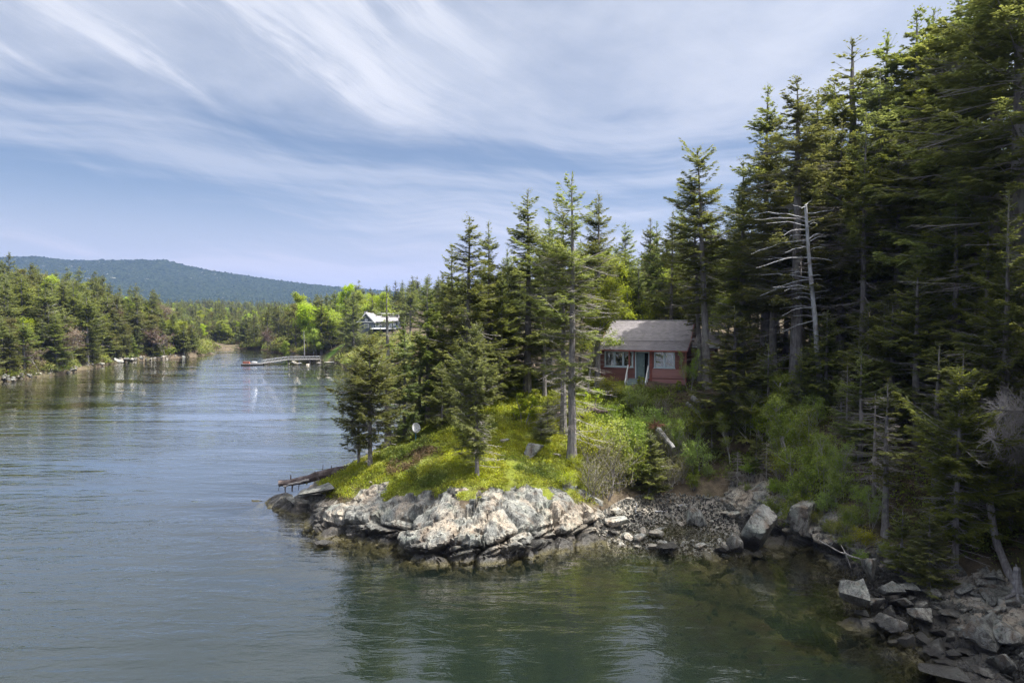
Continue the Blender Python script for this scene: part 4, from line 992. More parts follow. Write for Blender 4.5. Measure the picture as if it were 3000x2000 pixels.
fill(30, (12.5, 32), (33, 52), (np.array([1700, 2100, 2300, 2600, 3000]), np.array([1000, 960, 940, 850, 760])), ['young1', 'young2'], 'young spruces under the right-hand wood', 'young spruce', 'young_spruce', 3.0, 6.5, 1.5,
     accept=lambda x, y: y > 47.5 - (x - 12) * 1.05 and house_ok(x, y), record=under)

# ------------------------------------------------------------------ broadleaved trees and shrubs on the headland
for var, px, Yd, top, wide, lab, knd in [
    ('maple', 1865, 65.5, 740, 1.1, 'bright yellow-green maple behind the left half of the cottage roof', 'maple_tree'),
    ('maple', 1945, 65.5, 770, 1.0, 'second bright maple behind the cottage roof', 'maple_tree'),
    ('maple', 2125, 60, 780, 1.0, 'sunlit maple right of the tall twin-trunked spruce', 'maple_tree'),
    ('maple', 1720, 53, 815, 0.75, 'bright green maple showing between bare trunks left of the cottage', 'maple_tree'),
    ('maple', 1745, 57, 860, 0.8, 'lower bright maple touching the left end of the cottage roof', 'maple_tree'),
    ('birch2', 2020, 52.3, 1015, 0.55, 'leafy vine-like bush climbing the right corner of the cottage', 'corner_bush'),
    ('birch1', 2335, 38.2, 1150, 0.9, 'white-stemmed young birch on the slope above the leaning rock', 'birch_tree'),
    ('birch2', 2420, 36.6, 1265, 0.75, 'bright green leafy birch right of the white-stemmed one', 'birch_tree'),
    ('birch2', 2195, 45.5, 1130, 0.9, 'pale green birch clump below the dark young fir', 'birch_tree'),
    ('birch1', 2290, 43, 1090, 1.0, 'loose green sapling between birch clumps', 'birch_tree'),
    ('birch2', 2480, 33.6, 1475, 0.8, 'yellow-green birch overhanging the cave and the water', 'birch_tree'),
    ('birch2', 2010, 45.4, 1240, 0.7, 'sunlit shrubby birch beside the fallen grey log', 'birch_tree'),
    ('birch2', 2285, 41.5, 1235, 0.8, 'leafy bright birch bush hanging over the huge leaning rock', 'birch_tree'),
    ('birch2', 2370, 39.5, 1180, 0.85, 'dense green birch behind the white-stemmed one', 'birch_tree'),
    ('birch2', 2470, 36.5, 1290, 0.8, 'leafy birch bush at the top of the grey cliff', 'birch_tree'),
    ('birch1', 2140, 44.2, 1200, 0.9, 'slim pale green birch left of the drooping spruces', 'birch_tree'),
    ('birch2', 2245, 45.5, 1080, 0.8, 'pale green birch high on the shaded slope', 'birch_tree'),
    ('birch2', 2550, 33.2, 1420, 0.7, 'small birch bush right of the overhanging one', 'birch_tree'),
    ('birch2', 1985, 45.8, 1215, 0.7, 'sunlit birch bush just right of the silver log', 'birch_tree'),
    ('sapling', 1535, 46.5, 1122, 1.3, 'bright little sapling on the turf in front of the dark grove', 'sapling'),
    ('sapling', 1597, 47.5, 1108, 1.5, 'wider bright sapling beside the little one on the turf', 'sapling'),
    ('sapling', 1730, 50, 1110, 1.5, 'leafy sapling below the left corner of the cottage', 'sapling'),
    ('sapling', 1880, 53.2, 1085, 0.9, 'small leafy sapling growing through the cottage steps', 'sapling'),
    ('sapling', 1990, 52.6, 1100, 0.8, 'tiny leafy sapling before the right corner of the cottage', 'sapling')]:
    plant_px(knd, var, px, Yd, top, lab, {'maple_tree': 'maple', 'birch_tree': 'birch', 'corner_bush': 'bush', 'sapling': 'sapling'}[knd], None, wide)
shrubs = []
for px, Yd, top, var in [(1720, 43, 1240, 'shrub2'), (1765, 44, 1225, 'shrub2'), (1800, 42.6, 1270, 'shrub3'), (1770, 41, 1300, 'shrub3'), (1740, 40.2, 1330, 'shrub3'), (1840, 43.6, 1290, 'shrub1'),
                         (1850, 46, 1230, 'shrub1'), (1800, 47.5, 1185, 'shrub1'), (1900, 48, 1195, 'shrub1'), (1960, 46, 1235, 'shrub3'), (1985, 47.5, 1200, 'shrub1'), (2030, 47, 1195, 'shrub1'), (2040, 44.6, 1290, 'shrub1'),
                         (1990, 44.2, 1330, 'shrub3'), (1955, 43.8, 1340, 'shrub3'), (2075, 44, 1360, 'shrub1'), (1690, 41.4, 1330, 'shrub2'), (1660, 39.4, 1375, 'shrub2'),
                         (2130, 46.5, 1180, 'shrub1'), (2240, 44.5, 1180, 'shrub1'), (2200, 42.4, 1340, 'shrub1'), (2390, 37.2, 1330, 'shrub1'), (2460, 35.5, 1380, 'shrub1'), (2520, 34.5, 1420, 'shrub1'),
                         (2560, 33.4, 1500, 'shrub1'), (2450, 34.2, 1520, 'shrub2'), (2530, 32.6, 1540, 'shrub2'), (1590, 46, 1200, 'shrub2'), (1650, 48, 1150, 'shrub2'), (2270, 39.8, 1400, 'shrub1'), (2330, 38, 1390, 'shrub1'), (2420, 35.6, 1440, 'shrub1'), (2500, 33.6, 1480, 'shrub1'), (2380, 38.5, 1270, 'shrub1'), (2290, 40.5, 1330, 'shrub2'), (2350, 36.6, 1440, 'shrub1'), (2600, 31.5, 1580, 'shrub1'), (2260, 38.6, 1455, 'shrub1'), (2320, 36.9, 1470, 'shrub1'), (2390, 35.6, 1490, 'shrub2'), (2430, 34.6, 1520, 'shrub1'), (2480, 33.2, 1560, 'shrub1'), (2520, 31.8, 1610, 'shrub1'), (2190, 41.6, 1420, 'shrub1'), (2660, 30.2, 1600, 'shrub1'), (2140, 43.2, 1395, 'shrub3'), (2030, 43.4, 1385, 'shrub1'), (1700, 47, 1170, 'shrub2'), (1860, 51, 1130, 'shrub1'),
                         (1780, 52.5, 1100, 'shrub2'), (1940, 50, 1150, 'shrub3'), (2380, 42.5, 1160, 'shrub1'), (2310, 42, 1210, 'shrub1')]:
    shrubs.append(plant_px('shrub', var, px, Yd, top, None, 'shrub', 'shrubs on the slope between cottage and beach', 1.0))

# ------------------------------------------------------------------ far banks
LTOP = (np.array([-900, 0, 60, 120, 180, 260, 330, 420, 480, 505, 520, 545, 600, 640, 700, 800, 900, 1000, 1100, 1200, 1300, 2000]),
        np.array([780, 795, 800, 812, 800, 820, 835, 850, 845, 870, 925, 920, 935, 935, 912, 885, 868, 850, 842, 835, 830, 820]))
dist_shore = lambda x, y: float(H0([x], [y])[0])
left = []
def keep_if(px0, px1):
    return lambda x, y: px0 < to_px(x, y, 5)[0] < px1 and 0.35 < dist_shore(x, y) < 9.5
conif = ['far1', 'far2', 'far3', 'full1', 'full2', 'tall3', 'far1']
fill(34, (-135, -98), (118, 245), LTOP, ['full1', 'full2', 'far1', 'far3', 'full3'], 'spruces in the wood on the far left bank', 'spruce', SP, 7, 13, 2.4, 1.6, lambda x, y: -80 < to_px(x, y, 5)[0] < 585 and 0.25 < dist_shore(x, y) < 2.4, 20000, left)
fill(60, (-175, -98), (118, 250), LTOP, conif, 'spruces in the wood on the far left bank', 'spruce', SP, 16, 24, 3.0, 1.45, keep_if(-60, 575), 12000, left)
lb = []
for var, n, cat, knd in (('lime1', 6, 'broadleaved tree', 'leafy_tree'), ('lime2', 5, 'broadleaved tree', 'leafy_tree'), ('olive', 26, 'broadleaved tree', 'budding_tree'), ('redbud', 20, 'budding tree', 'budding_tree'), ('bare', 9, 'bare tree', 'bare_tree')):
    for e in fill(n, (-170, -100), (122, 245), LTOP, [var], None, cat, knd, 7, 12, 2.3, 1.15, keep_if(-40, 570), 5000): lb.append((var, e))
right = []
fill(74, (-135, -2), (196, 330), LTOP, conif, 'spruces on the wooded bank across the channel', 'spruce', SP, 13, 24, 3.8, 1.35, lambda x, y: 690 < to_px(x, y, 5)[0] < 1300 and 0.4 < dist_shore(x, y) < 12 and not (960 < to_px(x, y, 8)[0] < 1010 and y < 222) and not (1060 < to_px(x, y, 9)[0] < 1170 and y < 226), 9000, right)
rb = []
for px, Yd, top, var in [(905, 222, 895, 'lime1'), (945, 222, 888, 'lime2'), (975, 220, 905, 'lime2'), (1050, 240, 862, 'lime1'), (1060, 232, 880, 'lime2'), (1030, 232, 900, 'lime1'), (1115, 245, 855, 'lime2'), (1182, 214, 915, 'lime1'), (1178, 222, 905, 'lime2'),
                         (1170, 235, 880, 'olive'), (840, 226, 1003, 'lime1'), (895, 262, 868, 'lime1'), (1010, 262, 840, 'lime1'), (925, 214, 960, 'lime2'), (800, 262, 955, 'redbud'), (780, 285, 950, 'olive'), (870, 240, 890, 'olive')]:
    rb.append((var, plant_px('leafy_tree', var, px, Yd, top, None, 'broadleaved tree', None, 1.0))); used.append((rb[-1][1].location.x, rb[-1][1].location.y))
mid = []
midb = []
for var, n in (('lime1', 5), ('olive', 7), ('redbud', 6)):
    for e in fill(n, (-175, -95), (336, 375), LTOP, [var], None, 'broadleaved tree', 'leafy_tree', 7, 11, 3, 1.2, lambda x, y: 520 < to_px(x, y, 5)[0] < 900, 3000): midb.append((var, e))

# woods too far or too deep to count: one object each
fm_sources = [[me for n_, me in VAR[k]['parts'] if n_ != 'dead_branches'] for k in ('far1', 'far2', 'far3', 'olive', 'lime1')]
def wood_stuff(name, n, xr, yr, hmin, hmax, acc, probs, seed):
    r_ = np.random.RandomState(seed); x = r_.uniform(*xr, n * 3); y = r_.uniform(*yr, n * 3); z = H(x, y)
    ok = (z > 1.0) & acc(x, y, z); x, y, z = x[ok][:n], y[ok][:n], z[ok][:n]; k = len(x)
    idx = r_.choice(5, k, p=probs); hh = r_.uniform(hmin, hmax, k) * np.where(idx > 2, 0.7, 1.0)
    h0 = np.array([14, 14, 15, 11, 10])[idx]; s = hh / h0
    px = 1500 + 2000 * x / y
    return scatter(name, fm_sources, np.stack([x, y, z - 0.2], 1), np.stack([x * 0, x * 0, r_.rand(k) * 6.28], 1), np.stack([s * 1.2, s * 1.2, s], 1), idx)
wood_stuff('far_forest', 3200, (-620, 150), (338, 980), 9, 15, lambda x, y, z: (np.abs(x / y + 0.2) < 0.45), [0.28, 0.2, 0.15, 0.25, 0.12], 3)
wood_stuff('left_bank_forest', 1000, (-330, -125), (90, 330), 11, 17, lambda x, y, z: (z > 9) & (x / y < -0.47), [0.35, 0.25, 0.2, 0.12, 0.08], 4)
wood_stuff('inland_forest', 900, (-70, 260), (105, 380), 11, 16, lambda x, y, z: (z > 8) & ((y > 250) | (x > -8)), [0.4, 0.3, 0.3, 0, 0], 6)

wood_stuff('channel_end_trees', 330, (-200, -92), (332, 400), 8, 13, lambda x, y, z: (z > 0.45), [0.2, 0.15, 0.15, 0.35, 0.15], 8)

# ------------------------------------------------------------------ labels from where each tree stands
def px_of(e): return to_px(*e.location)[0]
def name_row(lst, texts):
    """rows by distance; within a row counted from the left"""
    for txt, members in texts:
        for i, e in enumerate(sorted(members, key=px_of)): e['label'] = txt.format(ordinal(i + 1))
def rows(lst, k, key=lambda e: e.location.y):
    s = sorted(lst, key=key); n = len(s); return [s[i * n // k:(i + 1) * n // k] for i in range(k)]
def adj(e, h_lo, h_hi):
    h_ = e.scale[2] * {True: 14}.get(True); w_ = e.scale[0] / e.scale[2]
    return ('low ' if e.scale[2] < h_lo else 'tall ' if e.scale[2] > h_hi else '') + ('broad ' if w_ > 1.35 else 'narrow ' if w_ < 1.0 else '')
def add_adj(lst):
    if not lst: return
    sc = sorted(e.scale[2] for e in lst); lo_, hi_ = sc[len(sc) // 4], sc[3 * len(sc) // 4]
    for e in lst:
        w2 = e['label'].split(); a2 = adj(e, lo_, hi_)
        if len(w2) + len(a2.split()) <= 16: e['label'] = a2 + e['label']
def vis(lst, lo=-20, hi=3030): return [e for e in lst if lo < px_of(e) < hi]
rr_ = rows(wood, 2); name_row(wood, [('dark spruce in the near row behind cottage and grove, {} from the left', rr_[0]), ('dark spruce in the back row behind cottage and grove, {} from the left', rr_[1])])
rr_ = rows(wood2, 3); name_row(wood2, [('shaded spruce in the front of the right-hand wood, {} from the left', rr_[0]), ('shaded spruce in the middle depth of the right-hand wood, {} from the left', rr_[1]), ('shaded spruce deep in the right-hand wood, {} from the left', rr_[2])])
name_row(under, [('young dark spruce under the tall trees of the right bank, {} from the left', under)])
name_row(shrubs, [('leafy shrub on the slope between cottage and beach, {} shrub from the left', shrubs)])
kk = lambda e: H0([e.location.x], [e.location.y])[0]
rr_ = rows(left, 4, kk)
name_row(left, [(t_, r_) for t_, r_ in zip(('green spruce at the water edge of the left bank, {} from the left', 'green spruce in the second row of the left bank, {} from the left', 'spruce in the third row of the left bank, {} from the left', 'spruce on the crest of the left bank, {} from the left'), rr_)])
rr_ = rows(right, 4, kk)
name_row(right, [(t_, r_) for t_, r_ in zip(('spruce at the water edge of the bank beyond the dock, {} from the left', 'spruce in the second row beyond the dock, {} from the left', 'spruce in the third row beyond the dock, {} from the left', 'spruce on the crest behind the far house, {} from the left'), rr_)])
mid and name_row(mid, [('small distant spruce at the end of the channel, {} from the left', mid)])
for L_ in (wood, wood2, under, left, right): add_adj(L_)
desc = {'lime1': 'bright yellow-green tree', 'lime2': 'fresh green many-stemmed tree', 'olive': 'olive budding tree', 'redbud': 'reddish-brown budding tree', 'bare': 'bare pale grey tree'}
for lst, where in ((lb, 'on the left bank'), (rb, 'near the far house'), (midb, 'at the end of the channel')):
    for v_ in desc:
        mem = [e for q, e in lst if q == v_]
        for i, e in enumerate(sorted(mem, key=px_of)):
            e['label'] = f'{desc[v_]} {where}, {ordinal(i + 1)} such from the left'; e['group'] = f'{desc[v_]}s {where}'

# ------------------------------------------------------------------ ground cover, pebbles, undergrowth (nobody could count them)
import bmesh
def cover():
    r_ = np.random.RandomState(11)
    n = 26000; x = r_.uniform(-14, 12, n); y = r_.uniform(36, 60, n); z0 = H0(x, y); z = H(x, y)
    mk = rockmask(x, y, z); nz = fbm(np.stack([x * 0.5, y * 0.5, x * 0], 1), 3, 90); nz2 = fbm(np.stack([x * 0.22, y * 0.3, x * 0 + 4], 1), 3, 95)
    gaps = fbm(np.stack([x * 1.3, y * 1.3, x * 0], 1), 3, 91)
    ok = (z > 1.15) & ((mk < 0.35) | ((mk < 0.97) & (gaps > 0.6))) & (gaps > 0.38) & ~((x > 6.6) & (y > 53.4)) & ~((x > 4.8) & (z < 1.6))
    x, y, z, nz, nz2, mk = x[ok], y[ok], z[ok], nz[ok], nz2[ok], mk[ok]
    typ = np.zeros(len(x), int)
    typ[nz < 0.38] = 1
    typ[((x + 5.8) / 1.9) ** 2 + ((y - 41.2) / 1.0) ** 2 + nz2 < 1.6] = 2
    typ[(mk > 0.3) & (nz > 0.56)] = 2
    typ[(x > 6.5)] = 1
    typ[(y > 49) & (nz < 0.52)] = 1
    idx = typ * 2 + r_.randint(0, 2, len(x))
    s = r_.uniform(0.6, 1.3, len(x)) * np.where(mk > 0.3, 0.7, 1.0)
    src = []
    for mt, h_ in (('cover', 0.20), ('cover_green', 0.26), ('cover_brown', 0.15)):
        for q in (0, 1): src.append([clump(50 + len(src), mt, 0.30, h_, 46, 0.085)])
    return scatter('ground_cover', src, np.stack([x, y, z - 0.02], 1), slope_rot(x, y) + np.stack([x * 0, x * 0, r_.rand(len(x)) * 6], 1), np.stack([s, s, s * r_.uniform(0.7, 1.6, len(x))], 1), idx)
cover()
def floor_plants():
    r_ = np.random.RandomState(12)
    n = 9000; x = r_.uniform(5, 36, n); y = r_.uniform(22, 60, n); z = H(x, y); mk = rockmask(x, y, z)
    nz = fbm(np.stack([x * 0.45, y * 0.45, x * 0], 1), 3, 97)
    ok = (z > 1.7) & (nz > 0.46) & ((mk < 0.4) | (nz > 0.62)) & ~((x > 6.6) & (x < 14) & (y > 53.4))
    x, y, z = x[ok], y[ok], z[ok]; k = len(x)
    src = [[clump(61, 'cover_green', 0.35, 0.30, 44, 0.11)], [clump(62, 'leaf_green', 0.4, 0.45, 44, 0.12, 1.0)], [clump(63, 'cover_brown', 0.4, 0.2, 40, 0.12)]]
    s = r_.uniform(0.6, 1.4, k)
    return scatter('forest_floor_plants', src, np.stack([x, y, z - 0.03], 1), slope_rot(x, y) + np.stack([x * 0, x * 0, r_.rand(k) * 6], 1), np.stack([s, s, s], 1), r_.choice(3, k, p=[0.5, 0.2, 0.3]))
floor_plants()
def bank_plants():
    r_ = np.random.RandomState(13)
    n = 26000; x = r_.uniform(-175, 0, n); y = r_.uniform(64, 385, n); z = H(x, y)
    lim = np.where(x < -98, 9, 7)
    ok = (z > 0.45) & (z < lim) & (x / y > -0.85) & (x / y < -0.04) & ~((np.abs(x - LX) < 4.5) & (np.abs(y - 209) < 11))
    x, y, z = x[ok][:7500], y[ok][:7500], z[ok][:7500]; k = len(x)
    src = [[clump(71, 'cover_green', 1.3, 1.1, 130, 0.34)], [clump(72, 'spruce', 1.0, 1.8, 130, 0.40, 0.2)], [clump(73, 'leaf_olive', 1.4, 1.4, 110, 0.32)], [clump(74, 'bud_red', 1.2, 1.3, 90, 0.28)]]
    s = r_.uniform(0.6, 1.6, k)
    return scatter('bank_undergrowth', src, np.stack([x, y, z - 0.1], 1), np.stack([x * 0, x * 0, r_.rand(k) * 6], 1), np.stack([s, s, s], 1), r_.choice(4, k, p=[0.28, 0.30, 0.24, 0.18]))
bank_plants()

# ------------------------------------------------------------------ stones
def rock_mesh(seed, mat, sub=3, planes=16, flat=1.0, dlo=0.5, rough=0.05):
    r_ = np.random.RandomState(seed)
    bm = bmesh.new(); bmesh.ops.create_icosphere(bm, subdivisions=sub, radius=1.0)
    me = bpy.data.meshes.new('stone'); bm.to_mesh(me); bm.free()
    V_ = np.empty(len(me.vertices) * 3, np.float32); me.vertices.foreach_get('co', V_); V_ = V_.reshape(-1, 3).astype(float)
    D = V_ / np.linalg.norm(V_, axis=1)[:, None]
    Nn = r_.normal(0, 1, (planes, 3)); Nn /= np.linalg.norm(Nn, axis=1)[:, None]; d = r_.uniform(dlo, 0.95, planes)
    dots = D @ Nn.T; R_ = np.where(dots > 0.15, d[None, :] / np.maximum(dots, 0.15), 9).min(1); R_ = np.minimum(R_, 1.4)
    R_ = R_ * (1 + rough * 2 * (fbm(D * 2.5 + seed, 3, seed) - 0.5) + rough * (fbm(D * 7 + seed, 2, seed) - 0.5))
    V_ = D * R_[:, None]; V_[:, 2] *= flat
    me.vertices.foreach_set('co', V_.astype(np.float32).ravel()); me.update(); me.materials.append(mat)
    return me
RB = [rock_mesh(100 + i, M['boulder'], 4, 15, 0.85, 0.12) for i in range(6)]
RS = [rock_mesh(120 + i, M['slate'], 3, 11, 0.7, 0.07) for i in range(5)]
RC = [rock_mesh(140 + i, M['cobble'], 2, 11, 0.75, 0.05) for i in range(6)]
RBL = [rock_mesh(160 + i, M['bluestone'], 3, 14, 0.9, 0.08) for i in range(2)]
def march(px, py):
    Ys = np.arange(14, 62, 0.08); P_ = np.array([at(px, py, 1.0)]); r0_ = ray(px, py); k_ = Ys / r0_[1]
    xs_, zs_ = r0_[0] * k_, CAMZ + r0_[2] * k_; hit = np.where(H(xs_, Ys) > zs_ - 0.05)[0]
    return float(Ys[hit[0]]) if len(hit) else None
def stone_px(kind, me, px, py, Yd, w, h, label, group=None, depth=1.0, rz=None, tilt=0.0, cat='rock', snap=True):
    """a stone whose middle shows at (px, py), w x h picture pixels, at distance Yd"""
    if snap and Yd < 60:
        m_ = march(px, py + 0.5 * h)
        if m_ is not None and abs(m_ - Yd) < 5: Yd = m_ + 0.08 * w * m_ / 2000
    x, y, z = at(px, py, Yd); k = Yd / 2000
    o = obj(kind, me, None, (x, y, z)); sx, sz = w * k / 2 / 0.74, h * k / 2 / 0.62
    o.scale = (sx, (sx + sz) / 2 * depth, sz); o.rotation_euler = (0, tilt, random.uniform(-0.5, 0.5) if rz is None else rz)
    return tag(o, label, cat, group)
stone_px('boulder', RBL[1], 1567, 1320, 41.4, 104, 72, 'large blue-grey boulder lying on the green turf', depth=0.8, rz=0.1, tilt=0.2, snap=False)
stone_px('stone', RC[0], 1622, 1330, 41.8, 36, 12, 'flat pale ledge just right of the boulder on the turf', rz=0, tilt=0.15)
stone_px('stone', RC[1], 1475, 1291, 43.4, 24, 14, 'small pale rock left and above the turf boulder')
stone_px('stone', RC[2], 1500, 1312, 42.6, 22, 9, 'tiny flat rock just left of the turf boulder')
stone_px('stone', RC[3], 1083, 1412, 40.4, 20, 12, 'small white stone at the left end of the turf edge')
stone_px('stone', RC[4], 1342, 1431, 37.0, 18, 10, 'white stone half buried below the small spruce')
stone_px('boulder', RBL[0], 2044, 1512, 40.6, 76, 66, 'big blue-grey block standing alone on the beach', depth=0.9, rz=0.2)
stone_px('boulder', RB[0], 2228, 1535, 37.6, 140, 160, 'huge grey rock leaning over the cave at the right end of the beach', depth=1.2, rz=0.5, tilt=-0.25)
stone_px('boulder', RB[1], 2168, 1590, 37.0, 62, 74, 'dark upright rock at the foot of the huge leaning rock', depth=1.0, rz=-0.3)
stone_px('boulder', RB[2], 2345, 1505, 36.8, 130, 120, 'grey cliff block roofing the cave from the right', depth=1.0, rz=0.2, tilt=0.2)
stone_px('boulder', RB[3], 2545, 1655, 31.6, 60, 120, 'tall slanting ledge between the birch and the boulder pile', depth=1.2, rz=0.2, tilt=-0.2)
stone_px('boulder', RS[0], 962, 1432, 43.6, 118, 30, 'long dark slab under the driftwood log', depth=1.0, rz=0.1, tilt=-0.2)
stone_px('boulder', RS[1], 850, 1455, 43.6, 90, 44, 'brown low rock at the tip of the headland under the log', depth=1.3, rz=0.3)
stone_px('boulder', RS[2], 915, 1462, 42.8, 60, 40, 'black rock between the log and the pale bluff', depth=1.2)
stone_px('boulder', RS[3], 945, 1590, 37.5, 62, 44, 'dark wet rock standing in shallow water left of the bluff', depth=1.0, tilt=-0.4)
stone_px('boulder', RS[4], 748, 1467, 45.4, 34, 9, 'nearly awash brown rock left of the headland tip')
slabs = [(1798, 1497, 40.6, 46, 34), (1796, 1530, 39.6, 56, 38), (1852, 1535, 39.4, 66, 48), (1792, 1557, 38.6, 42, 24), (1838, 1562, 38.4, 42, 28), (1905, 1560, 38.4, 64, 30), (1872, 1577, 37.8, 34, 24), (1955, 1604, 36.6, 62, 34),
         (2112, 1606, 36.4, 70, 38), (1886, 1545, 39.0, 30, 26), (2116, 1502, 41.2, 36, 18), (2144, 1508, 40.8, 32, 24), (1930, 1482, 42.2, 26, 18), (1943, 1530, 39.9, 26, 14), (1995, 1529, 40.0, 26, 14), (1900, 1600, 36.9, 34, 20), (2050, 1600, 37.0, 30, 16),
         (1820, 1585, 37.5, 40, 18), (1860, 1600, 36.9, 36, 14), (2210, 1622, 35.9, 40, 20)]
names_b = ['triangular slab topmost of the slabs at the bluff foot', 'broad pale slab left in the slab pile at the bluff foot', 'largest pale slab in the pile at the bluff foot', 'low brown slab at the left water side of the pile', 'reddish slab in the middle of the pile',
           'long tilted grey slab right of the slab pile', 'small slab wedged below the long tilted one', 'dark flat rock at the water edge of the beach, left one', 'dark flat rock at the water edge near the upright rock', 'narrow stone between largest slab and tilted slab',
           'pale stone behind the right shoulder of the big block', 'pale block right of the big blue-grey block', 'pale stone at the dark back of the beach', 'flat pale stone left of the big block', 'oval pale stone close left of the big block',
           'pale stone at the water line below the slabs', 'half wet stone in the middle of the beach water line', 'low slab just above the water under the pile', 'flat slab awash under the pile', 'wet stone at the foot of the leaning rock']
for i, (px, py, Yd, w, h) in enumerate(slabs):
    stone_px('beach_slab', (RC if i not in (7, 8, 3, 19) else RS)[i % 5], px, py, Yd, w, h, names_b[i], None, 1.1)
pile = [(2519, 1755, 28.9, 86, 96), (2560, 1762, 28.6, 84, 66), (2597, 1733, 29.4, 54, 50), (2637, 1760, 28.6, 88, 56), (2628, 1824, 26.8, 86, 74), (2686, 1802, 27.4, 88, 60), (2700, 1860, 25.8, 124, 58), (2716, 1898, 24.8, 104, 44), (2655, 1872, 25.5, 66, 40),
        (2594, 1790, 27.8, 50, 32), (2562, 1822, 27.0, 46, 30), (2620, 1880, 25.3, 40, 26), (2770, 1892, 25.0, 40, 28), (2780, 1915, 24.4, 36, 28), (2764, 1936, 23.9, 104, 32), (2786, 1966, 23.2, 136, 34), (2880, 1964, 23.4, 96, 32), (2885, 1940, 23.9, 60, 32),
        (2748, 1848, 26.2, 64, 42), (2780, 1866, 25.8, 50, 46), (2694, 1768, 28.2, 42, 44), (2740, 1776, 28.0, 60, 40), (2467, 1700, 30.6, 42, 20), (2484, 1717, 30.1, 38, 18), (2842, 1840, 26.2, 150, 100), (2926, 1930, 24.2, 96, 96), (2975, 1860, 25.6, 100, 90),
        (2830, 1912, 24.6, 50, 36), (2940, 1990, 22.9, 80, 34), (2850, 1990, 22.7, 60, 24), (2660, 1725, 29.6, 50, 34), (2720, 1732, 29.5, 56, 34), (2780, 1800, 27.4, 60, 40), (2600, 1845, 26.3, 36, 24), (2905, 1790, 27.2, 90, 44), (2530, 1800, 27.6, 40, 26)]
pile_rocks = [stone_px('shore_rock', (RB + RS)[i * 3 % 11] if i % 3 else RS[i % 5], px, py, Yd, w, h, None, 'rocks piled on the right shore', 1.15, cat='rock') for i, (px, py, Yd, w, h) in enumerate(pile)]
r_ = np.random.RandomState(77)
while len(pile_rocks) < 105:
    x, y = r_.uniform(12.8, 19.5), r_.uniform(20.5, 30.5); z = hz(x, y); px, py = to_px(x, y, z)
    if not (0.0 < z < 1.5) or px > 3040 or py > 2040: continue
    s = r_.uniform(0.16, 0.42); o = obj('shore_rock', (RB + RS)[r_.randint(11)], None, (x, y, z + 0.25 * s)); o.scale = (s * r_.uniform(1, 1.6), s, s * r_.uniform(0.6, 1)); o.rotation_euler = (r_.uniform(-.5, .5), r_.uniform(-.5, .5), r_.uniform(0, 6))
    tag(o, None, 'rock', 'rocks piled on the right shore'); pile_rocks.append(o)
for i, e in enumerate(sorted(pile_rocks, key=lambda o: to_px(*o.location)[1])): e['label'] = f'dark angular rock of the right-hand pile, {ordinal(i + 1)} counted from the top of the pile'
# loose stones of the beach, the largest ones singly, then the pebbles
r_ = np.random.RandomState(31)
cnt = 0; beach = []
while cnt < 130:
    x, y = r_.uniform(5.6, 12.6), r_.uniform(35.6, 42.6)
    z = hz(x, y)
    if not (-0.25 < z < 1.0): continue
    o = obj('loose_stone', RC[r_.randint(6)], None, (x, y, z + 0.03)); s = r_.uniform(0.09, 0.24) ** 1.0
    o.scale = (s * r_.uniform(0.9, 1.5), s, s * r_.uniform(0.6, 1)); o.rotation_euler = (r_.uniform(-.4, .4), r_.uniform(-.4, .4), r_.uniform(0, 6))
    tag(o, None, 'stone', 'loose stones on the beach'); beach.append(o); cnt += 1
name_row(beach, [('loose stone among the pebbles of the small beach, {} from the left', beach)])
n = 26000; x = np.concatenate([r_.uniform(4.6, 13.4, 16000), r_.uniform(13, 24, 10000)]); y = np.concatenate([r_.uniform(34.5, 43.5, 16000), r_.uniform(16, 33, 10000)]); z = H(x, y)
ok = (((x < 13.4) & (y > 34.5)) | ((x > 13) & (y < 33))) & (z > -0.5) & (z < np.where(x < 13, 0.95, 0.75)); x, y, z = x[ok], y[ok], z[ok]; k = len(x)
s = r_.uniform(0.04, 0.12, k)
scatter('pebbles', [[m_] for m_ in RC[:4]] + [[RS[0]]], np.stack([x, y, z + 0.01], 1), r_.rand(k, 3) * 3, np.stack([s * 1.4, s, s * 0.7], 1), np.where(x > 13, 4, r_.randint(0, 5, k)))
# stones under water in the cove and along the right shore
n = 2600; x = r_.uniform(-14, 15, n); y = r_.uniform(20, 42, n); z = H(x, y); ok = (z < -0.15) & (z > -1.7); x, y, z = x[ok], y[ok], z[ok]; k = len(x); s = r_.uniform(0.08, 0.34, k)
scatter('sunken_stones', [[RS[1]], [RC[2]], [RB[4]]], np.stack([x, y, z - 0.02], 1), r_.rand(k, 3) * 3, np.stack([s * 1.3, s, np.minimum(s * 0.6, -z * 0.4)], 1), r_.choice(3, k, p=[0.5, 0.2, 0.3]))
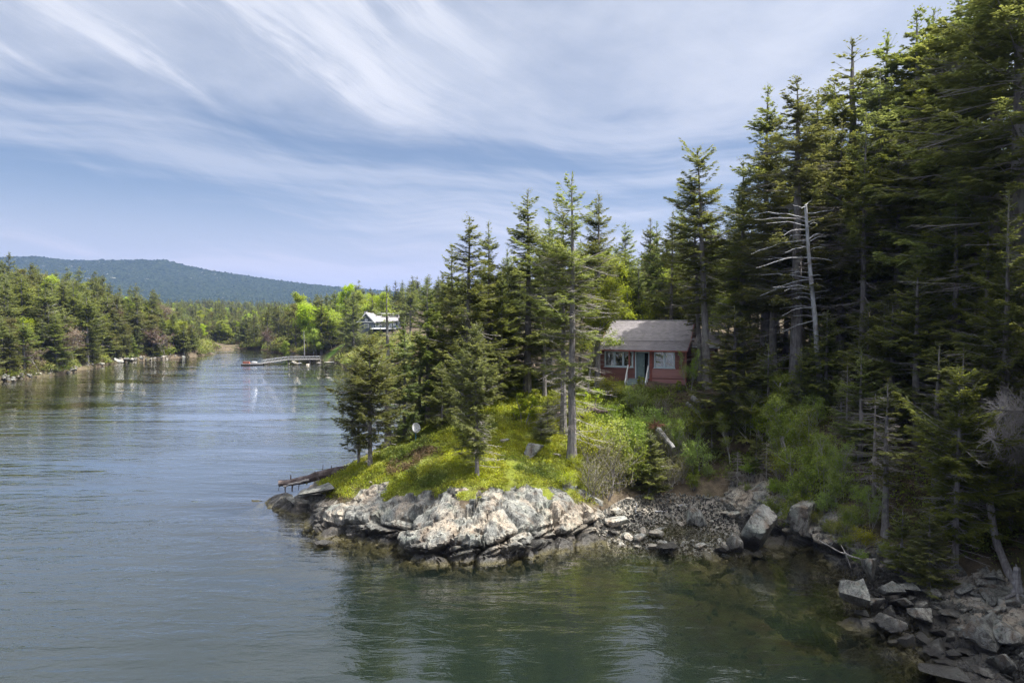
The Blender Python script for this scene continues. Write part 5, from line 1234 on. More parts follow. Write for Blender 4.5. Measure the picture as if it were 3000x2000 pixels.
# pale rocks along the left bank
lrocks = []
for i in range(130):
    px = 20 + 520 * r_.rand() ** 1.1
    shore = np.interp(px, [0, 60, 220, 330, 420, 570], [1124, 1112, 1087, 1063, 1053, 1045])
    x, y, _ = atz(px, shore - r_.rand() * (16 if px < 340 else 6), 0.3); y -= 0.5
    o = obj('bank_rock', (RC if r_.rand() < 0.7 else RS)[r_.randint(5)], None, (x, y, 0.2 + r_.rand() * 0.9)); s = r_.uniform(0.35, 1.3)
    o.scale = (s * 1.3, s, s * 0.9); o.rotation_euler = (r_.uniform(-.4, .4), r_.uniform(-.4, .4), r_.uniform(0, 6)); tag(o, None, 'rock', 'rocks along the left bank'); lrocks.append(o)
name_row(lrocks, [('pale rock at the foot of the left bank, {} from the left', lrocks)])
drocks = []
for px, py, Yd, w, h, mt in [(858, 1063, 187, 22, 13, 'warm'), (872, 1066, 186, 14, 10, 'warm'), (885, 1066, 187, 16, 8, 'warm'), (846, 1066, 186, 8, 6, 'c'), (905, 1066, 188, 18, 7, 'c'), (930, 1064, 190, 20, 7, 'c'), (960, 1062, 192, 24, 8, 'c'), (985, 1063, 190, 18, 6, 'c'), (1005, 1065, 188, 14, 6, 'c')]:
    o = stone_px('dock_rock', RC[len(drocks) % 5], px, py, Yd, w, h, None, 'rocks under the pier'); drocks.append(o)
name_row(drocks, [('small pale rock under the far pier, {} from the left', drocks)])

# ------------------------------------------------------------------ dead wood
def bent(p, q, sag, n=6, seed=0):
    r_ = np.random.RandomState(seed); s = np.linspace(0, 1, n)[:, None]; p, q = np.array(p, float), np.array(q, float)
    P_ = p + (q - p) * s; P_[:, 2] += sag * np.sin(s[:, 0] * math.pi); P_[1:-1] += r_.normal(0, 0.02 * np.linalg.norm(q - p), (n - 2, 3)) * 0.6
    return P_
def snag():
    Yd = 44.5; pts_px = [(2360, 603), (2368, 725), (2377, 831), (2388, 936), (2395, 1040), (2402, 1120), (2406, 1190)]
    P_ = np.array([at(px, py, Yd) for px, py in pts_px]); base = P_[-1].copy(); gz_ = hz(base[0], base[1])
    if base[2] > gz_ - 0.2: P_ = np.vstack([P_, [base[0] + 0.05, base[1], gz_ - 0.3]])
    P_ = P_[::-1]; o0 = P_[0].copy(); e = empty('dead_snag', o0, 0, 'bare silver-white snag with long dead branches in front of the right wood', 'dead tree')
    mb = MB(); L = P_ - o0; zs = np.linspace(0, 1, len(L)); mb.tube(np.stack([np.interp(np.linspace(0, 1, 22), zs, L[:, i]) for i in range(3)], 1), np.interp(np.linspace(0, 1, 22), [0, 1], [0.23, 0.09]), 9)
    tips_ = np.random.RandomState(2).normal(0, 0.05, (5, 3)); mb.tube([L[-1], L[-1] + [0.05, 0, 0.12]], [0.09, 0.02], 5)
    obj('trunk', mb.mesh('snag_trunk', M['snag']), e)
    br = [(607, 2322, 601), (600, 2380, 588), (634, 2197, 632), (640, 2330, 641), (625, 2443, 613), (650, 2210, 643), (662, 2245, 655), (652, 2405, 655), (668, 2395, 655), (672, 2296, 690), (690, 2314, 692), (700, 2422, 692), (705, 2400, 685), (704, 2200, 745), (711, 2421, 693), (722, 2300, 740), (728, 2330, 718),
          (735, 2410, 725), (754, 2232, 760), (756, 2437, 764), (755, 2215, 785), (775, 2330, 766), (776, 2415, 775), (800, 2316, 801), (808, 2404, 806), (815, 2230, 806), (819, 2226, 867), (822, 2410, 820), (842, 2265, 842), (840, 2415, 838), (850, 2298, 852), (858, 2432, 852), (864, 2312, 864), (880, 2320, 876), (876, 2415, 874),
          (900, 2284, 906), (902, 2403, 898), (903, 2290, 925), (925, 2424, 920), (928, 2320, 927), (938, 2288, 973)]
    r2 = np.random.RandomState(9)
    for i, (y0, xe, ye) in enumerate(br):
        x0 = np.interp(y0, [p[1] for p in pts_px], [p[0] for p in pts_px]); a = np.array(at(x0, y0, Yd)) - o0; dy = r2.uniform(-1.6, 1.6)
        q = np.array(at(xe, ye, Yd + dy)) - o0; ln = np.linalg.norm(q - a); Q = bent(a, q, 0.05 * ln + r2.normal(0, 0.04), 7, i)
        b2 = MB(); b2.tube(Q, np.linspace(0.035, 0.010, 7), 4)
        for _ in range(int(ln * 1.2)):
            s = r2.uniform(0.3, 0.95); bp = Q[int(s * 6)]; b2.tube([bp, bp + np.array([np.sign(xe - x0) * r2.uniform(0.1, 0.5), r2.normal(0, 0.2), r2.normal(0.02, 0.14)])], [0.014, 0.005], 3)
        obj('branch', b2.mesh('snag_branch', M['snag']), e)
snag()
def log_thing(name, pts, r0, r1, mat, label, cat='log', stubs=0, seed=0, extra=None, sides=9):
    P_ = np.array(pts); o0 = P_[0].copy(); e = empty(name, o0, 0, label, cat); n = 12; L = P_ - o0; zs = np.linspace(0, 1, len(L))
    Q = np.stack([np.interp(np.linspace(0, 1, n), zs, L[:, i]) for i in range(3)], 1); r2 = np.random.RandomState(seed); Q[1:-1] += r2.normal(0, 0.02, (n - 2, 3))
    mb = MB(); mb.tube(Q, np.linspace(r0, r1, n) * r2.uniform(0.9, 1.1, n), sides); obj('stem', mb.mesh('log_stem', M[mat]), e)
    for _ in range(stubs):
        s = r2.randint(1, n - 1); a = r2.rand() * 6.28; d = np.array([r2.normal(0, 0.3), math.cos(a), math.sin(a)]); b2 = MB(); b2.tube([Q[s], Q[s] + d * r2.uniform(0.3, 0.8)], [0.035, 0.015], 5); obj('branch_stub', b2.mesh('stub', M[mat]), e)
    for a, q, r in (extra or []):
        b2 = MB(); b2.tube(bent(np.array(a) - o0, np.array(q) - o0, 0, 4, 3), [r, r * 0.8, r * 0.7, r * 0.5], 6); obj('branch_stub', b2.mesh('stub', M[mat]), e)
    return e
log_thing('driftwood_log', [at(817, 1415, 44.6), at(880, 1408, 44.7), at(950, 1388, 44.8), at(1020, 1376, 45)], 0.20, 0.36, 'drift', 'dark driftwood trunk propped on its branch stubs at the headland tip', stubs=3, seed=4,
          extra=[(at(836, 1412, 44.6), at(836, 1442, 44.5), .06), (at(857, 1408, 44.6), at(856, 1440, 44.5), .07), (at(877, 1406, 44.7), at(875, 1436, 44.6), .035), (at(852, 1410, 44.6), at(852, 1390, 44.6), .06), (at(971, 1382, 44.9), at(971, 1364, 44.9), .05),
                 (at(905, 1402, 44.6), at(898, 1420, 44.5), .05), (at(930, 1398, 44.5), at(945, 1414, 44.3), .04), (at(820, 1414, 44.6), at(816, 1438, 44.6), .025), (at(960, 1392, 44.4), at(975, 1402, 44.2), .035)])
log_thing('driftwood_log', [at(830, 1424, 44.2), at(880, 1412, 44.3), at(905, 1404, 44.5)], 0.06, 0.08, 'twig', 'thin pale split log lying along the dark driftwood trunk', seed=8)
log_thing('fallen_log', [at(1927, 1258, 46), at(1950, 1284, 45.2), at(1974, 1313, 44.4)], 0.19, 0.15, 'grey_log', 'sawn silver log sticking out of the slope with rusty roots at its top')
log_thing('fallen_log', [at(2028, 1165, 49), at(2060, 1192, 48)], 0.20, 0.12, 'grey_log', 'upper of two grey weathered logs on the slope below the cottage')
log_thing('fallen_log', [at(2012, 1182, 48.5), at(2052, 1212, 47.4)], 0.15, 0.10, 'grey_log', 'lower of two grey weathered logs on the slope below the cottage')
log_thing('fallen_log', [at(1632, 1212, 47), at(1712, 1222, 46.4)], 0.13, 0.10, 'drift', 'dark rotten log crossing behind the bare spruce trunks', stubs=3, seed=5)
log_thing('fallen_log', [at(1722, 1196, 47.4), at(1755, 1205, 47), at(1782, 1206, 46.8)], 0.24, 0.07, 'drift', 'dark stump-ended log on the slope below the left cottage corner', stubs=4, seed=6)
log_thing('beach_stick', [at(1860, 1510, 41), at(1864, 1474, 41)], 0.05, 0.03, 'snag', 'short white stick standing upright at the back of the beach', 'stick')
log_thing('beach_stick', [at(1780, 1512, 40.2), at(1822, 1518, 39.8)], 0.045, 0.03, 'drift', 'brown stick lying across the slabs at the bluff foot', 'stick')
log_thing('beach_stick', [at(1920, 1498, 41.6), at(1955, 1496, 41.6)], 0.04, 0.03, 'snag', 'pale stick lying at the back of the beach', 'stick')
log_thing('beach_stick', [at(1985, 1483, 42.3), at(2012, 1474, 42.5)], 0.05, 0.02, 'snag', 'pale stick behind the big block on the beach', 'stick')
log_thing('overhanging_branch', [at(2562, 1640, 31.5), at(2500, 1632, 31.8), at(2440, 1605, 32.2), at(2400, 1582, 32.6)], 0.05, 0.02, 'birch', 'thin white birch branch reaching out over the dark water', 'branch', 4, 3)
log_thing('leaning_trunk', [at(2985, 1712, 27.6), at(2970, 1702, 27.8), at(2940, 1657, 28.2), at(2916, 1568, 28.6), at(2898, 1465, 29), at(2888, 1380, 29.2)], 0.16, 0.15, 'bark', 'curved grey trunk leaning left over the right shore', 'tree trunk', 7, 12)
e = log_thing('tree_stump', [at(2979, 1738, 26.6), at(2980, 1700, 26.6), at(2979, 1660, 26.6)], 0.20, 0.11, 'grey_log', 'broken silver stump with spreading roots at the right edge', 'stump', 0, 2,
              extra=[(at(2979, 1734, 26.6), at(2945, 1752, 26.3), .08), (at(2979, 1734, 26.6), at(3015, 1756, 26.2), .08), (at(2979, 1734, 26.6), at(2985, 1762, 26), .07), (at(2980, 1664, 26.6), at(2976, 1652, 26.6), .04)])
# rusty root plate at the head of the silver log
mb = MB(); r2 = np.random.RandomState(3); c0 = np.array(at(1918, 1246, 46.2))
for _ in range(70):
    d = r2.normal(0, 1, 3) * [0.45, 0.2, 0.25]; mb.tube([c0, c0 + d * 0.6 + r2.normal(0, .05, 3), c0 + d], [0.03, 0.015, 0.006], 3, cap=False)
tag(obj('root_plate', mb.mesh('root_plate', M['rootplate'])), 'rust-coloured mat of roots and needles above the silver log', 'roots')
# dead, needle-less spruces
def dead_conifer(seed, Ht, R, n):
    v = conifer(seed, Ht, 0.9, R * 0.2, 'cone', 0.4, 2, 0.3, 0.2); r3 = np.random.RandomState(seed); dd = MB()
    for _ in range(n):
        z0 = Ht * r3.uniform(0.06, 0.97); azm = r3.rand() * 6.28; L = R * (1.05 - 0.8 * z0 / Ht) * r3.uniform(0.5, 1.15); s = np.linspace(0, 1, 5)
        P_ = np.stack([np.cos(azm) * L * s, np.sin(azm) * L * s, z0 + L * (-0.15 * s - 0.2 * s ** 2 + 0.3 * s ** 3)], 1); dd.tube(P_, np.linspace(0.018, 0.005, 5), 3, cap=False)
        for _k in range(int(4 + L * 7)):
            sb = r3.uniform(0.15, 1); bp = np.array([np.interp(sb, s, P_[:, i]) for i in range(3)]); a2 = azm + r3.choice([-1, 1]) * r3.uniform(0.4, 0.8); l2 = (1.1 - sb) * L * r3.uniform(0.2, 0.6) + 0.12
            q = bp + np.array([math.cos(a2), math.sin(a2), r3.normal(-0.12, 0.12)]) * l2; dd.tube([bp, (bp + q) / 2 + r3.normal(0, .02, 3), q], [0.008, 0.006, 0.003], 3, cap=False)
    tr = MB(); zt = np.linspace(-0.3, Ht, 10); tr.tube(np.stack([zt * 0, zt * 0, zt], 1), 0.012 * Ht * (1 - zt / Ht) ** 0.8 + 0.01, 7)
    return dict(H=Ht, R=R, parts=[('trunk', tr.mesh('dead_trunk', M['twig'])), ('dead_branches', dd.mesh('dead_branches', M['twig']))])
VAR['dead1'] = dead_conifer(41, 9, 2.2, 110); VAR['dead2'] = dead_conifer(42, 6, 1.8, 90)
DT = 'dead_spruce'
plant_px(DT, 'dead1', 2815, 33.5, 1015, 'bare grey dead spruce standing before the young boughs at the right', 'dead tree', None, 1.1)
plant_px(DT, 'dead2', 2160, 42.6, 1320, 'small needleless spruce with grey skirts above the back of the beach', 'dead tree', None, 1.1)
plant_px(DT, 'dead2', 2245, 41.6, 1290, 'grey needleless spruce above the huge leaning rock', 'dead tree', None, 1.0)
plant_px(DT, 'dead2', 2560, 35, 1150, 'grey bare spruce left of the silver-stemmed sparse one', 'dead tree', None, 1.2)
plant_px(DT, 'dead1', 2480, 40, 1050, 'tall grey dead spruce on the slope above the cave', 'dead tree', None, 0.9)
plant_px(DT, 'dead1', 2120, 48, 1040, 'grey dead spruce between dark fir and cottage', 'dead tree', None, 0.8)
e = plant(DT, 'dead1', 17.6, 31.5, 8.5, 8.2, 0.4, 'dead spruce fallen sideways at the right edge, grey boughs fanning left', 'dead tree', lean=(0.3, -1.45))
e.location = at(3080, 1215, 31.5)
e = plant(DT, 'dead2', 17.6, 31.5, 7, 8.2, 0.9, 'lower fallen dead spruce at the right edge under the other', 'dead tree', lean=(-0.25, -1.35))
e.location = at(3060, 1330, 31)
# blue bits on the beach
mb = MB(); mb.tube([(0, 0, 0), (0, 0, 0.16), (0, 0, 0.24), (0, 0, 0.26), (0, 0, 0.32)], [0.12, 0.12, 0.1, 0.035, 0.035], 10); o = obj('plastic_jug', mb.mesh('jug', M['blue_plastic'], True)); o.location = at(2118, 1484, 42); o.rotation_euler = (1.2, 0.3, 0.5)
tag(o, 'small bright blue plastic jug washed up behind the beach', 'plastic jug')

# ------------------------------------------------------------------ satellite dish
Px = np.array(at(1218, 1306, 45)); Px[2] = min(Px[2], hz(Px[0], Px[1])) - 0.1; top = np.array(at(1218, 1262, 45))
e = empty('satellite_dish', Px, 0, 'small grey satellite dish on a blue post at the turf edge', 'satellite dish')
mb = MB(); mb.tube([(0, 0, 0), tuple(top - Px)], [0.035, 0.035], 10); obj('post', mb.mesh('post', M['teal_post'], True), e)
Rd, dep_ = 0.335, 0.07; V_, F3, F4 = [], [], []
for side, off in ((0, 0.0), (1, 0.015)):
    V_.append((0, off, 0)); b0 = len(V_) - 1
    for k in range(1, 7):
        r_k = Rd * k / 6
        for j in range(28): a = j / 28 * 2 * math.pi; V_.append((r_k * math.cos(a) * 0.95, -dep_ * (k / 6) ** 2 + off, r_k * math.sin(a)))
    for j in range(28):
        k_ = (j + 1) % 28; F3.append((b0, b0 + 1 + j, b0 + 1 + k_))
        for k in range(5): F4.append((b0 + 1 + k * 28 + j, b0 + 1 + (k + 1) * 28 + j, b0 + 1 + (k + 1) * 28 + k_, b0 + 1 + k * 28 + k_))
h_ = 1 + 6 * 28
for j in range(28): k_ = (j + 1) % 28; F4.append((1 + 140 + j, h_ + 1 + 140 + j, h_ + 1 + 140 + k_, 1 + 140 + k_))
dm = np_mesh('reflector', V_, [np.array(F3), np.array(F4)], M['dish'], True); d = obj('reflector', dm, e); c_loc = np.array(at(1218, 1253, 44.9)) - Px; d.location = c_loc; d.rotation_euler = (rad(-12), rad(14), rad(40))
mb = MB(); mb.bar((0, -0.02, -0.28), (0.05, -0.42, -0.10), 0.04); obj('feed_arm', mb.mesh('feed_arm', M['alu']), d)
mb = MB(); mb.tube([(0.05, -0.36, -0.08), (0.05, -0.46, -0.12)], [0.045, 0.05], 10); obj('feed_horn', mb.mesh('feed_horn', M['dish'], True), d)
mb = MB(); mb.box(tuple(c_loc + [0.03, 0.08, -0.06]), (0.1, 0.12, 0.16)); obj('bracket', mb.mesh('bracket', M['alu']), e)

# ------------------------------------------------------------------ red cottage
A_ = np.array(at(1754, 1119, 56.5)); B_ = np.array(at(2009, 1122, 54.0)); CW = float(np.hypot(*(B_ - A_)[:2])); CR = math.atan2(B_[1] - A_[1], B_[0] - A_[0]); CZ = 7.02
cot = empty('cottage', (A_[0], A_[1], CZ), CR, 'small red cottage with grey shingled roof and pale blue window frames in the clearing', 'cottage')
def part(name, mb, mat, parent=cot, smooth=False, label=None):
    o = obj(name, mb.mesh(name, M[mat], smooth), parent)
    if label: o['label'] = label
    return o
def rect(mb, x0, x1, z0, z1, y0, y1): mb.box(((x0 + x1) / 2, (y0 + y1) / 2, (z0 + z1) / 2), (x1 - x0, y1 - y0, z1 - z0))
LWx = (0.50, 2.86); RWx = (4.55, 6.19); WZ = (1.22, 2.54); DX = (3.02, 4.16)
mb = MB()
for x0, x1, z0, z1 in ((0, LWx[0], 1.1, 2.62), (LWx[1], DX[0], 0, 2.62), (DX[1], RWx[0], 0, 2.62), (RWx[1], CW, 1.1, 2.62), (0, LWx[1], -0.5, 1.1), (RWx[0], CW, -0.5, 1.1), (LWx[0], LWx[1], 1.1, WZ[0]), (RWx[0], RWx[1], 1.1, WZ[0]),
                       (LWx[0], LWx[1], WZ[1], 2.62), (RWx[0], RWx[1], WZ[1], 2.62), (DX[0], DX[1], 2.50, 2.62), (DX[0], DX[1], -0.5, 0.34)): rect(mb, x0, x1, z0, z1, 0.0, 0.12)
rect(mb, 0, 0.12, -0.5, 2.7, 0.121, 9.0); rect(mb, CW - 0.12, CW, -0.5, 2.7, 0.121, 9.0); rect(mb, 0.12, CW - 0.12, -0.5, 2.7, 8.9, 9.0)
part('wall', mb, 'red_wall')
# gable ends
for xg in (0.0, CW - 0.1):
    mb = MB(); prof_ = [(0.05, 2.7), (1.9, 3.24), (4.9, 4.92), (8.95, 2.75)]
    V_ = [(xg + dx_, y, z) for dx_ in (0, 0.1) for y, z in prof_]; mb.add(V_, [(0, 3, 2, 1), (4, 5, 6, 7), (0, 1, 5, 4), (1, 2, 6, 5), (2, 3, 7, 6), (3, 0, 4, 7)]); part('gable', mb, 'red_wall')
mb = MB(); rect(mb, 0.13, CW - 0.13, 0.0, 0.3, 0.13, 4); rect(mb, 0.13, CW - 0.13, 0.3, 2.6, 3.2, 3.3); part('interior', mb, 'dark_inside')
# lower wall boards: left run of clapboards, right smooth panel over skirting boards
for i in range(8):
    z0 = -0.12 + i * 0.152; mb = MB(); mb.box((1.23, -0.022 - 0.004 * (i % 2), z0 + 0.072), (2.46, 0.035, 0.143), M=Matrix.Rotation(rad(-6), 3, 'X')); part('clapboard', mb, 'red_wall')
mb = MB(); rect(mb, 4.40, CW + 0.02, 0.40, 1.12, -0.045, -0.003); part('lower_panel', mb, 'pink_wall', label='pale pinkish panel below the right window')
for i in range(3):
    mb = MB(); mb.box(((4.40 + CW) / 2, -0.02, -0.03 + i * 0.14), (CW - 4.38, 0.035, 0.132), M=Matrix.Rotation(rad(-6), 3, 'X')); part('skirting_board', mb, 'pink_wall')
for i in range(10):
    z0 = 1.20 + i * 0.14; mb = MB(); mb.box((6.57, -0.018, z0), (CW - 6.20, 0.03, 0.13), M=Matrix.Rotation(rad(-6), 3, 'X')); part('clapboard', mb, 'red_wall')
mb = MB(); rect(mb, -0.02, 2.48, 1.11, 1.17, -0.07, 0.0); rect(mb, 4.38, CW + 0.03, 1.122, 1.17, -0.07, 0.0); part('sill_board', mb, 'red_trim')
for x0, w in ((2.49, 0.12), (4.19, 0.10), (4.32, 0.08), (CW - 0.04, 0.09), (-0.05, 0.09)):
    mb = MB(); rect(mb, x0, x0 + w, -0.3 if x0 > 6 or x0 < 0 or x0 > 4 else 1.17, 2.60, -0.10, -0.004); part('porch_post', mb, 'red_trim')
def window(x0, x1, nb_, blind=None):
    fr_ = MB(); f = 0.10
    rect(fr_, x0, x1, WZ[0], WZ[0] + f, -0.06, 0.10); rect(fr_, x0, x1, WZ[1] - f, WZ[1], -0.06, 0.10); rect(fr_, x0, x0 + f, WZ[0] + f, WZ[1] - f, -0.06, 0.10); rect(fr_, x1 - f, x1, WZ[0] + f, WZ[1] - f, -0.06, 0.10)
    w = obj('window', fr_.mesh('window_frame', M['blue_trim']), cot); n = nb_; pw_ = (x1 - x0 - 2 * f) / n
    for i in range(n):
        a = x0 + f + pw_ * i
        if i:
            mm = MB(); rect(mm, a - 0.07, a + 0.07, WZ[0] + f, WZ[1] - f, -0.05, 0.08); obj('mullion', mm.mesh('mullion', M['blue_trim']), w)
        pm = MB(); rect(pm, a + (0.07 if i else 0), a + pw_ - (0.07 if i < n - 1 else 0), WZ[0] + f, WZ[1] - f, 0.02, 0.026); obj('pane', pm.mesh('pane', M['glass']), w)
        if blind and i in blind:
            bm_ = MB(); rect(bm_, a + 0.08, a + pw_ - 0.08, WZ[0] + f + 0.02, WZ[1] - f - (0.0 if blind[i] else 0.5), 0.2, 0.22); obj('blind', bm_.mesh('blind', M['curtain']), w)
    sl = MB(); rect(sl, x0 - 0.06, x1 + 0.06, WZ[0] - 0.05, WZ[0] - 0.002, -0.11, 0.0); obj('sill', sl.mesh('sill', M['blue_trim']), w)
window(LWx[0], LWx[1], 3, {0: 1}); window(RWx[0], RWx[1], 2)
fr_ = MB(); rect(fr_, DX[0], DX[0] + 0.09, 0.34, 2.50, -0.04, 0.12); rect(fr_, DX[1] - 0.06, DX[1], 0.34, 2.50, -0.04, 0.12); rect(fr_, DX[0] + 0.09, DX[1] - 0.06, 2.42, 2.50, -0.04, 0.12); dr = obj('door', fr_.mesh('door_frame', M['blue_trim']), cot)
mb = MB(); rect(mb, DX[0] + 0.10, DX[0] + 0.74, 0.36, 2.41, 0.14, 0.18); obj('door_leaf', mb.mesh('door_leaf', M['door']), dr)
mb = MB(); rect(mb, DX[0] + 0.76, DX[1] - 0.07, 0.36, 2.41, 0.5, 0.53); obj('dark_backing', mb.mesh('dark_backing', M['dark_inside']), dr)  # dark sheet standing for the unlit inside beside the door leaf
mb = MB(); mb.tube([(DX[0] + 0.68, 0.13, 1.35), (DX[0] + 0.68, 0.06, 1.35)], [0.03, 0.035], 8); obj('handle', mb.mesh('handle', M['alu']), dr)
# steps and railings
st_ = empty('steps', (0, 0, 0)); st_.parent = cot
for i in range(3):
    mb = MB(); rect(mb, 2.55, 4.03, -0.2, 0.02 + 0.15 * i, -1.15 + 0.35 * i, -0.80 + 0.35 * i - 0.004); obj('step', mb.mesh('step', M['steps']), st_)
for xr in (2.47, 4.11):
    mb = MB(); mb.bar((xr - 0.06, -1.15, 0.02), (xr, -0.12, 1.38), 0.07, 0.13); mb.bar((xr - 0.05, -1.0, -0.2), (xr - 0.05, -1.0, 0.3), 0.07); mb.bar((xr - 0.02, -0.5, 0.0), (xr - 0.02, -0.5, 0.9), 0.06); part('railing', mb, 'white_trim')
# roof: overlapping shingle courses on a kinked front slope
def courses(p0, p1, n, x0, x1, th=0.022):
    mb = MB(); (y0, z0), (y1, z1) = p0, p1; r5 = np.random.RandomState(n)
    for i in range(n):
        a, b_2 = i / n, (i + 1.25) / n; ya, za, yb, zb = y0 + (y1 - y0) * a, z0 + (z1 - z0) * a, y0 + (y1 - y0) * min(b_2, 1), z0 + (z1 - z0) * min(b_2, 1)
        lift = 0.03 + r5.rand() * 0.012; V_ = []
        for x in (x0, x1):
            V_ += [(x, ya, za + lift + th), (x, yb, zb + th * 0.6), (x, ya, za - 0.0), (x, yb, zb - 0.01)]
        mb.add(V_, [(0, 4, 5, 1), (2, 3, 7, 6), (0, 2, 6, 4), (1, 5, 7, 3), (0, 1, 3, 2), (4, 6, 7, 5)])
    return mb
rf = part('roof', courses((-0.38, 2.60), (1.9, 3.32), 15, -0.16, CW + 0.12), 'shingle'); rf['kind'] = 'stuff'
rf = part('roof', courses((1.9, 3.325), (4.92, 5.02), 21, -0.16, CW + 0.12), 'shingle'); rf['kind'] = 'stuff'
rf = part('roof', courses((9.4, 2.6), (4.93, 5.015), 24, -0.16, CW + 0.12), 'shingle'); rf['kind'] = 'stuff'
mb = MB(); mb.bar((-0.2, 4.92, 5.06), (CW + 0.16, 4.92, 5.06), 0.20, 0.035); part('ridge_cap', mb, 'alu')
mb = MB(); mb.bar((-0.17, -0.40, 2.575), (CW + 0.13, -0.40, 2.575), 0.04, 0.10); part('fascia', mb, 'red_trim')
for xs_ in (-0.19, CW + 0.15):
    mb = MB(); mb.bar((xs_, -0.40, 2.57), (xs_, 1.9, 3.28), 0.04, 0.13); mb.bar((xs_, 1.9, 3.28), (xs_, 4.9, 4.97), 0.04, 0.13); mb.bar((xs_, 4.9, 4.97), (xs_, 9.4, 2.56), 0.04, 0.13); part('rake_board', mb, 'red_trim')
mb = MB(); mb.tube([(CW - 0.3, 0.9, 3.0), (CW - 0.3, 0.9, 3.02)], [0.01, 0.01], 5)
# rear wing
mb = MB(); rect(mb, CW + 0.003, CW + 1.9, -0.3, 2.75, 3.7, 7.6); part('wing_wall', mb, 'red_wall')
mb = MB(); V_ = [(CW + 0.13, 3.35, 2.78), (CW + 2.3, 3.35, 2.78), (CW + 2.3, 7.8, 3.9), (CW + 0.13, 7.8, 3.9)]; V_ += [(x, y, z + 0.1) for x, y, z in V_]
mb.add(V_, [(3, 2, 1, 0), (4, 5, 6, 7), (0, 1, 5, 4), (1, 2, 6, 5), (2, 3, 7, 6), (3, 0, 4, 7)]); part('wing_roof', mb, 'shingle')
mb = MB(); rect(mb, CW + 0.13, CW + 2.32, 2.76, 2.9, 3.30, 3.345); part('wing_fascia', mb, 'white_trim')
mb = MB(); rect(mb, CW + 0.7, CW + 1.5, 1.2, 2.2, 3.64, 3.696); w = obj('window', mb.mesh('wing_window', M['blue_trim']), cot)
mb = MB(); rect(mb, CW + 0.8, CW + 1.4, 1.3, 2.1, 3.62, 3.637); obj('pane', mb.mesh('pane', M['glass']), w)

# ------------------------------------------------------------------ far house above the lawn
fx0, fy0, _ = at(1058, 960, 216); fz = hz(fx0 + 5, fy0) ; rz_top = at(1100, 917, 216)[2]; ev = at(1100, 942, 216)[2]
fh = empty('far_house', (fx0, fy0, fz), rad(-4), 'large slate-blue house with pale roof among bright trees beyond the channel', 'house')
zr, ze = rz_top - fz, ev - fz; FW = 11.6
mb = MB(); rect(mb, 0.4, FW, -1, ze, 0, 7); part('wall', mb, 'far_wall', fh)
def slab_(pts4, th, mat, name, parent=fh):
    mb = MB(); V_ = list(pts4) + [(x, y, z + th) for x, y, z in pts4]; mb.add(V_, [(3, 2, 1, 0), (4, 5, 6, 7), (0, 1, 5, 4), (1, 2, 6, 5), (2, 3, 7, 6), (3, 0, 4, 7)]); return part(name, mb, mat, parent)
rfo = slab_([(0, -0.6, ze - 0.1), (FW + 0.3, -0.6, ze - 0.1), (FW + 0.3, 3.5, zr - 0.1), (0, 3.5, zr - 0.1)], 0.14, 'far_roof', 'roof')
slab_([(FW + 0.3, 7.6, ze - 0.1), (0, 7.6, ze - 0.1), (0, 3.52, zr - 0.1), (FW + 0.3, 3.52, zr - 0.1)], 0.14, 'far_roof', 'roof')
mb = MB(); gx = 2.0; gw_ = 2.5
V_ = [(gx - gw_, -1.2, ze), (gx + gw_, -1.2, ze), (gx, -1.2, zr - 0.2), (gx - gw_, 3.4, ze), (gx + gw_, 3.4, ze), (gx, 3.4, zr - 0.2)]
mb.add(V_, [(0, 1, 2), (3, 5, 4)]); mb.add(V_, [(0, 2, 5, 3), (1, 4, 5, 2), (0, 3, 4, 1)]); part('front_gable', mb, 'far_wall', fh)
mb = MB(); rect(mb, gx - 2.2, gx + 2.2, -1, ze - 0.004, -1.1, -0.02); part('gable_wall', mb, 'far_wall', fh)
slab_([(gx - gw_ - 0.4, -1.6, ze - 0.35), (gx, -1.6, zr), (gx, 3.3, zr), (gx - gw_ - 0.4, 3.3, ze - 0.35)], 0.14, 'far_roof', 'gable_roof')
slab_([(gx, -1.6, zr + 0.004), (gx + gw_ + 0.4, -1.6, ze - 0.35), (gx + gw_ + 0.4, 3.3, ze - 0.35), (gx, 3.3, zr + 0.004)], 0.14, 'far_roof', 'gable_roof')
mb = MB(); mb.bar((gx - gw_ - 0.4, -1.66, ze - 0.35), (gx, -1.66, zr), 0.1, 0.3); mb.bar((gx + gw_ + 0.4, -1.66, ze - 0.35), (gx, -1.66, zr), 0.1, 0.3); mb.bar((gx - gw_, -1.3, ze - 0.1), (gx + gw_, -1.3, ze - 0.1), 0.1, 0.28); part('barge_board', mb, 'white_trim', fh)
for cx_, cy_, hh_, ww_ in ((0.5, 3.5, 0.6, 0.8), (FW - 0.7, 2.0, 0.25, 1.2)):
    mb = MB(); rect(mb, cx_ - ww_ / 2, cx_ + ww_ / 2, ze, zr + hh_, cy_ - 0.5, cy_ + 0.5); part('chimney', mb, 'far_roof', fh)
for wx0, wz0, ww_, wh_, wy_ in ((1.2, ze - 1.9, 1.6, 1.2, -1.16), (4.6, ze - 1.6, 1.2, 1.0, -0.06), (6.6, ze - 1.6, 1.2, 1.0, -0.06), (8.6, ze - 1.6, 1.2, 1.0, -0.06), (10.3, ze - 1.3, 0.8, 0.8, -0.06), (1.6, ze + 0.15, 0.8, 0.7, -1.24)):
    mb = MB(); rect(mb, wx0, wx0 + ww_, wz0, wz0 + wh_, wy_, wy_ + 0.05); w = obj('window', mb.mesh('far_window', M['white_trim']), fh); mb = MB(); rect(mb, wx0 + 0.12, wx0 + ww_ - 0.12, wz0 + 0.12, wz0 + wh_ - 0.12, wy_ - 0.02, wy_ - 0.002); obj('pane', mb.mesh('pane', M['glass']), w)
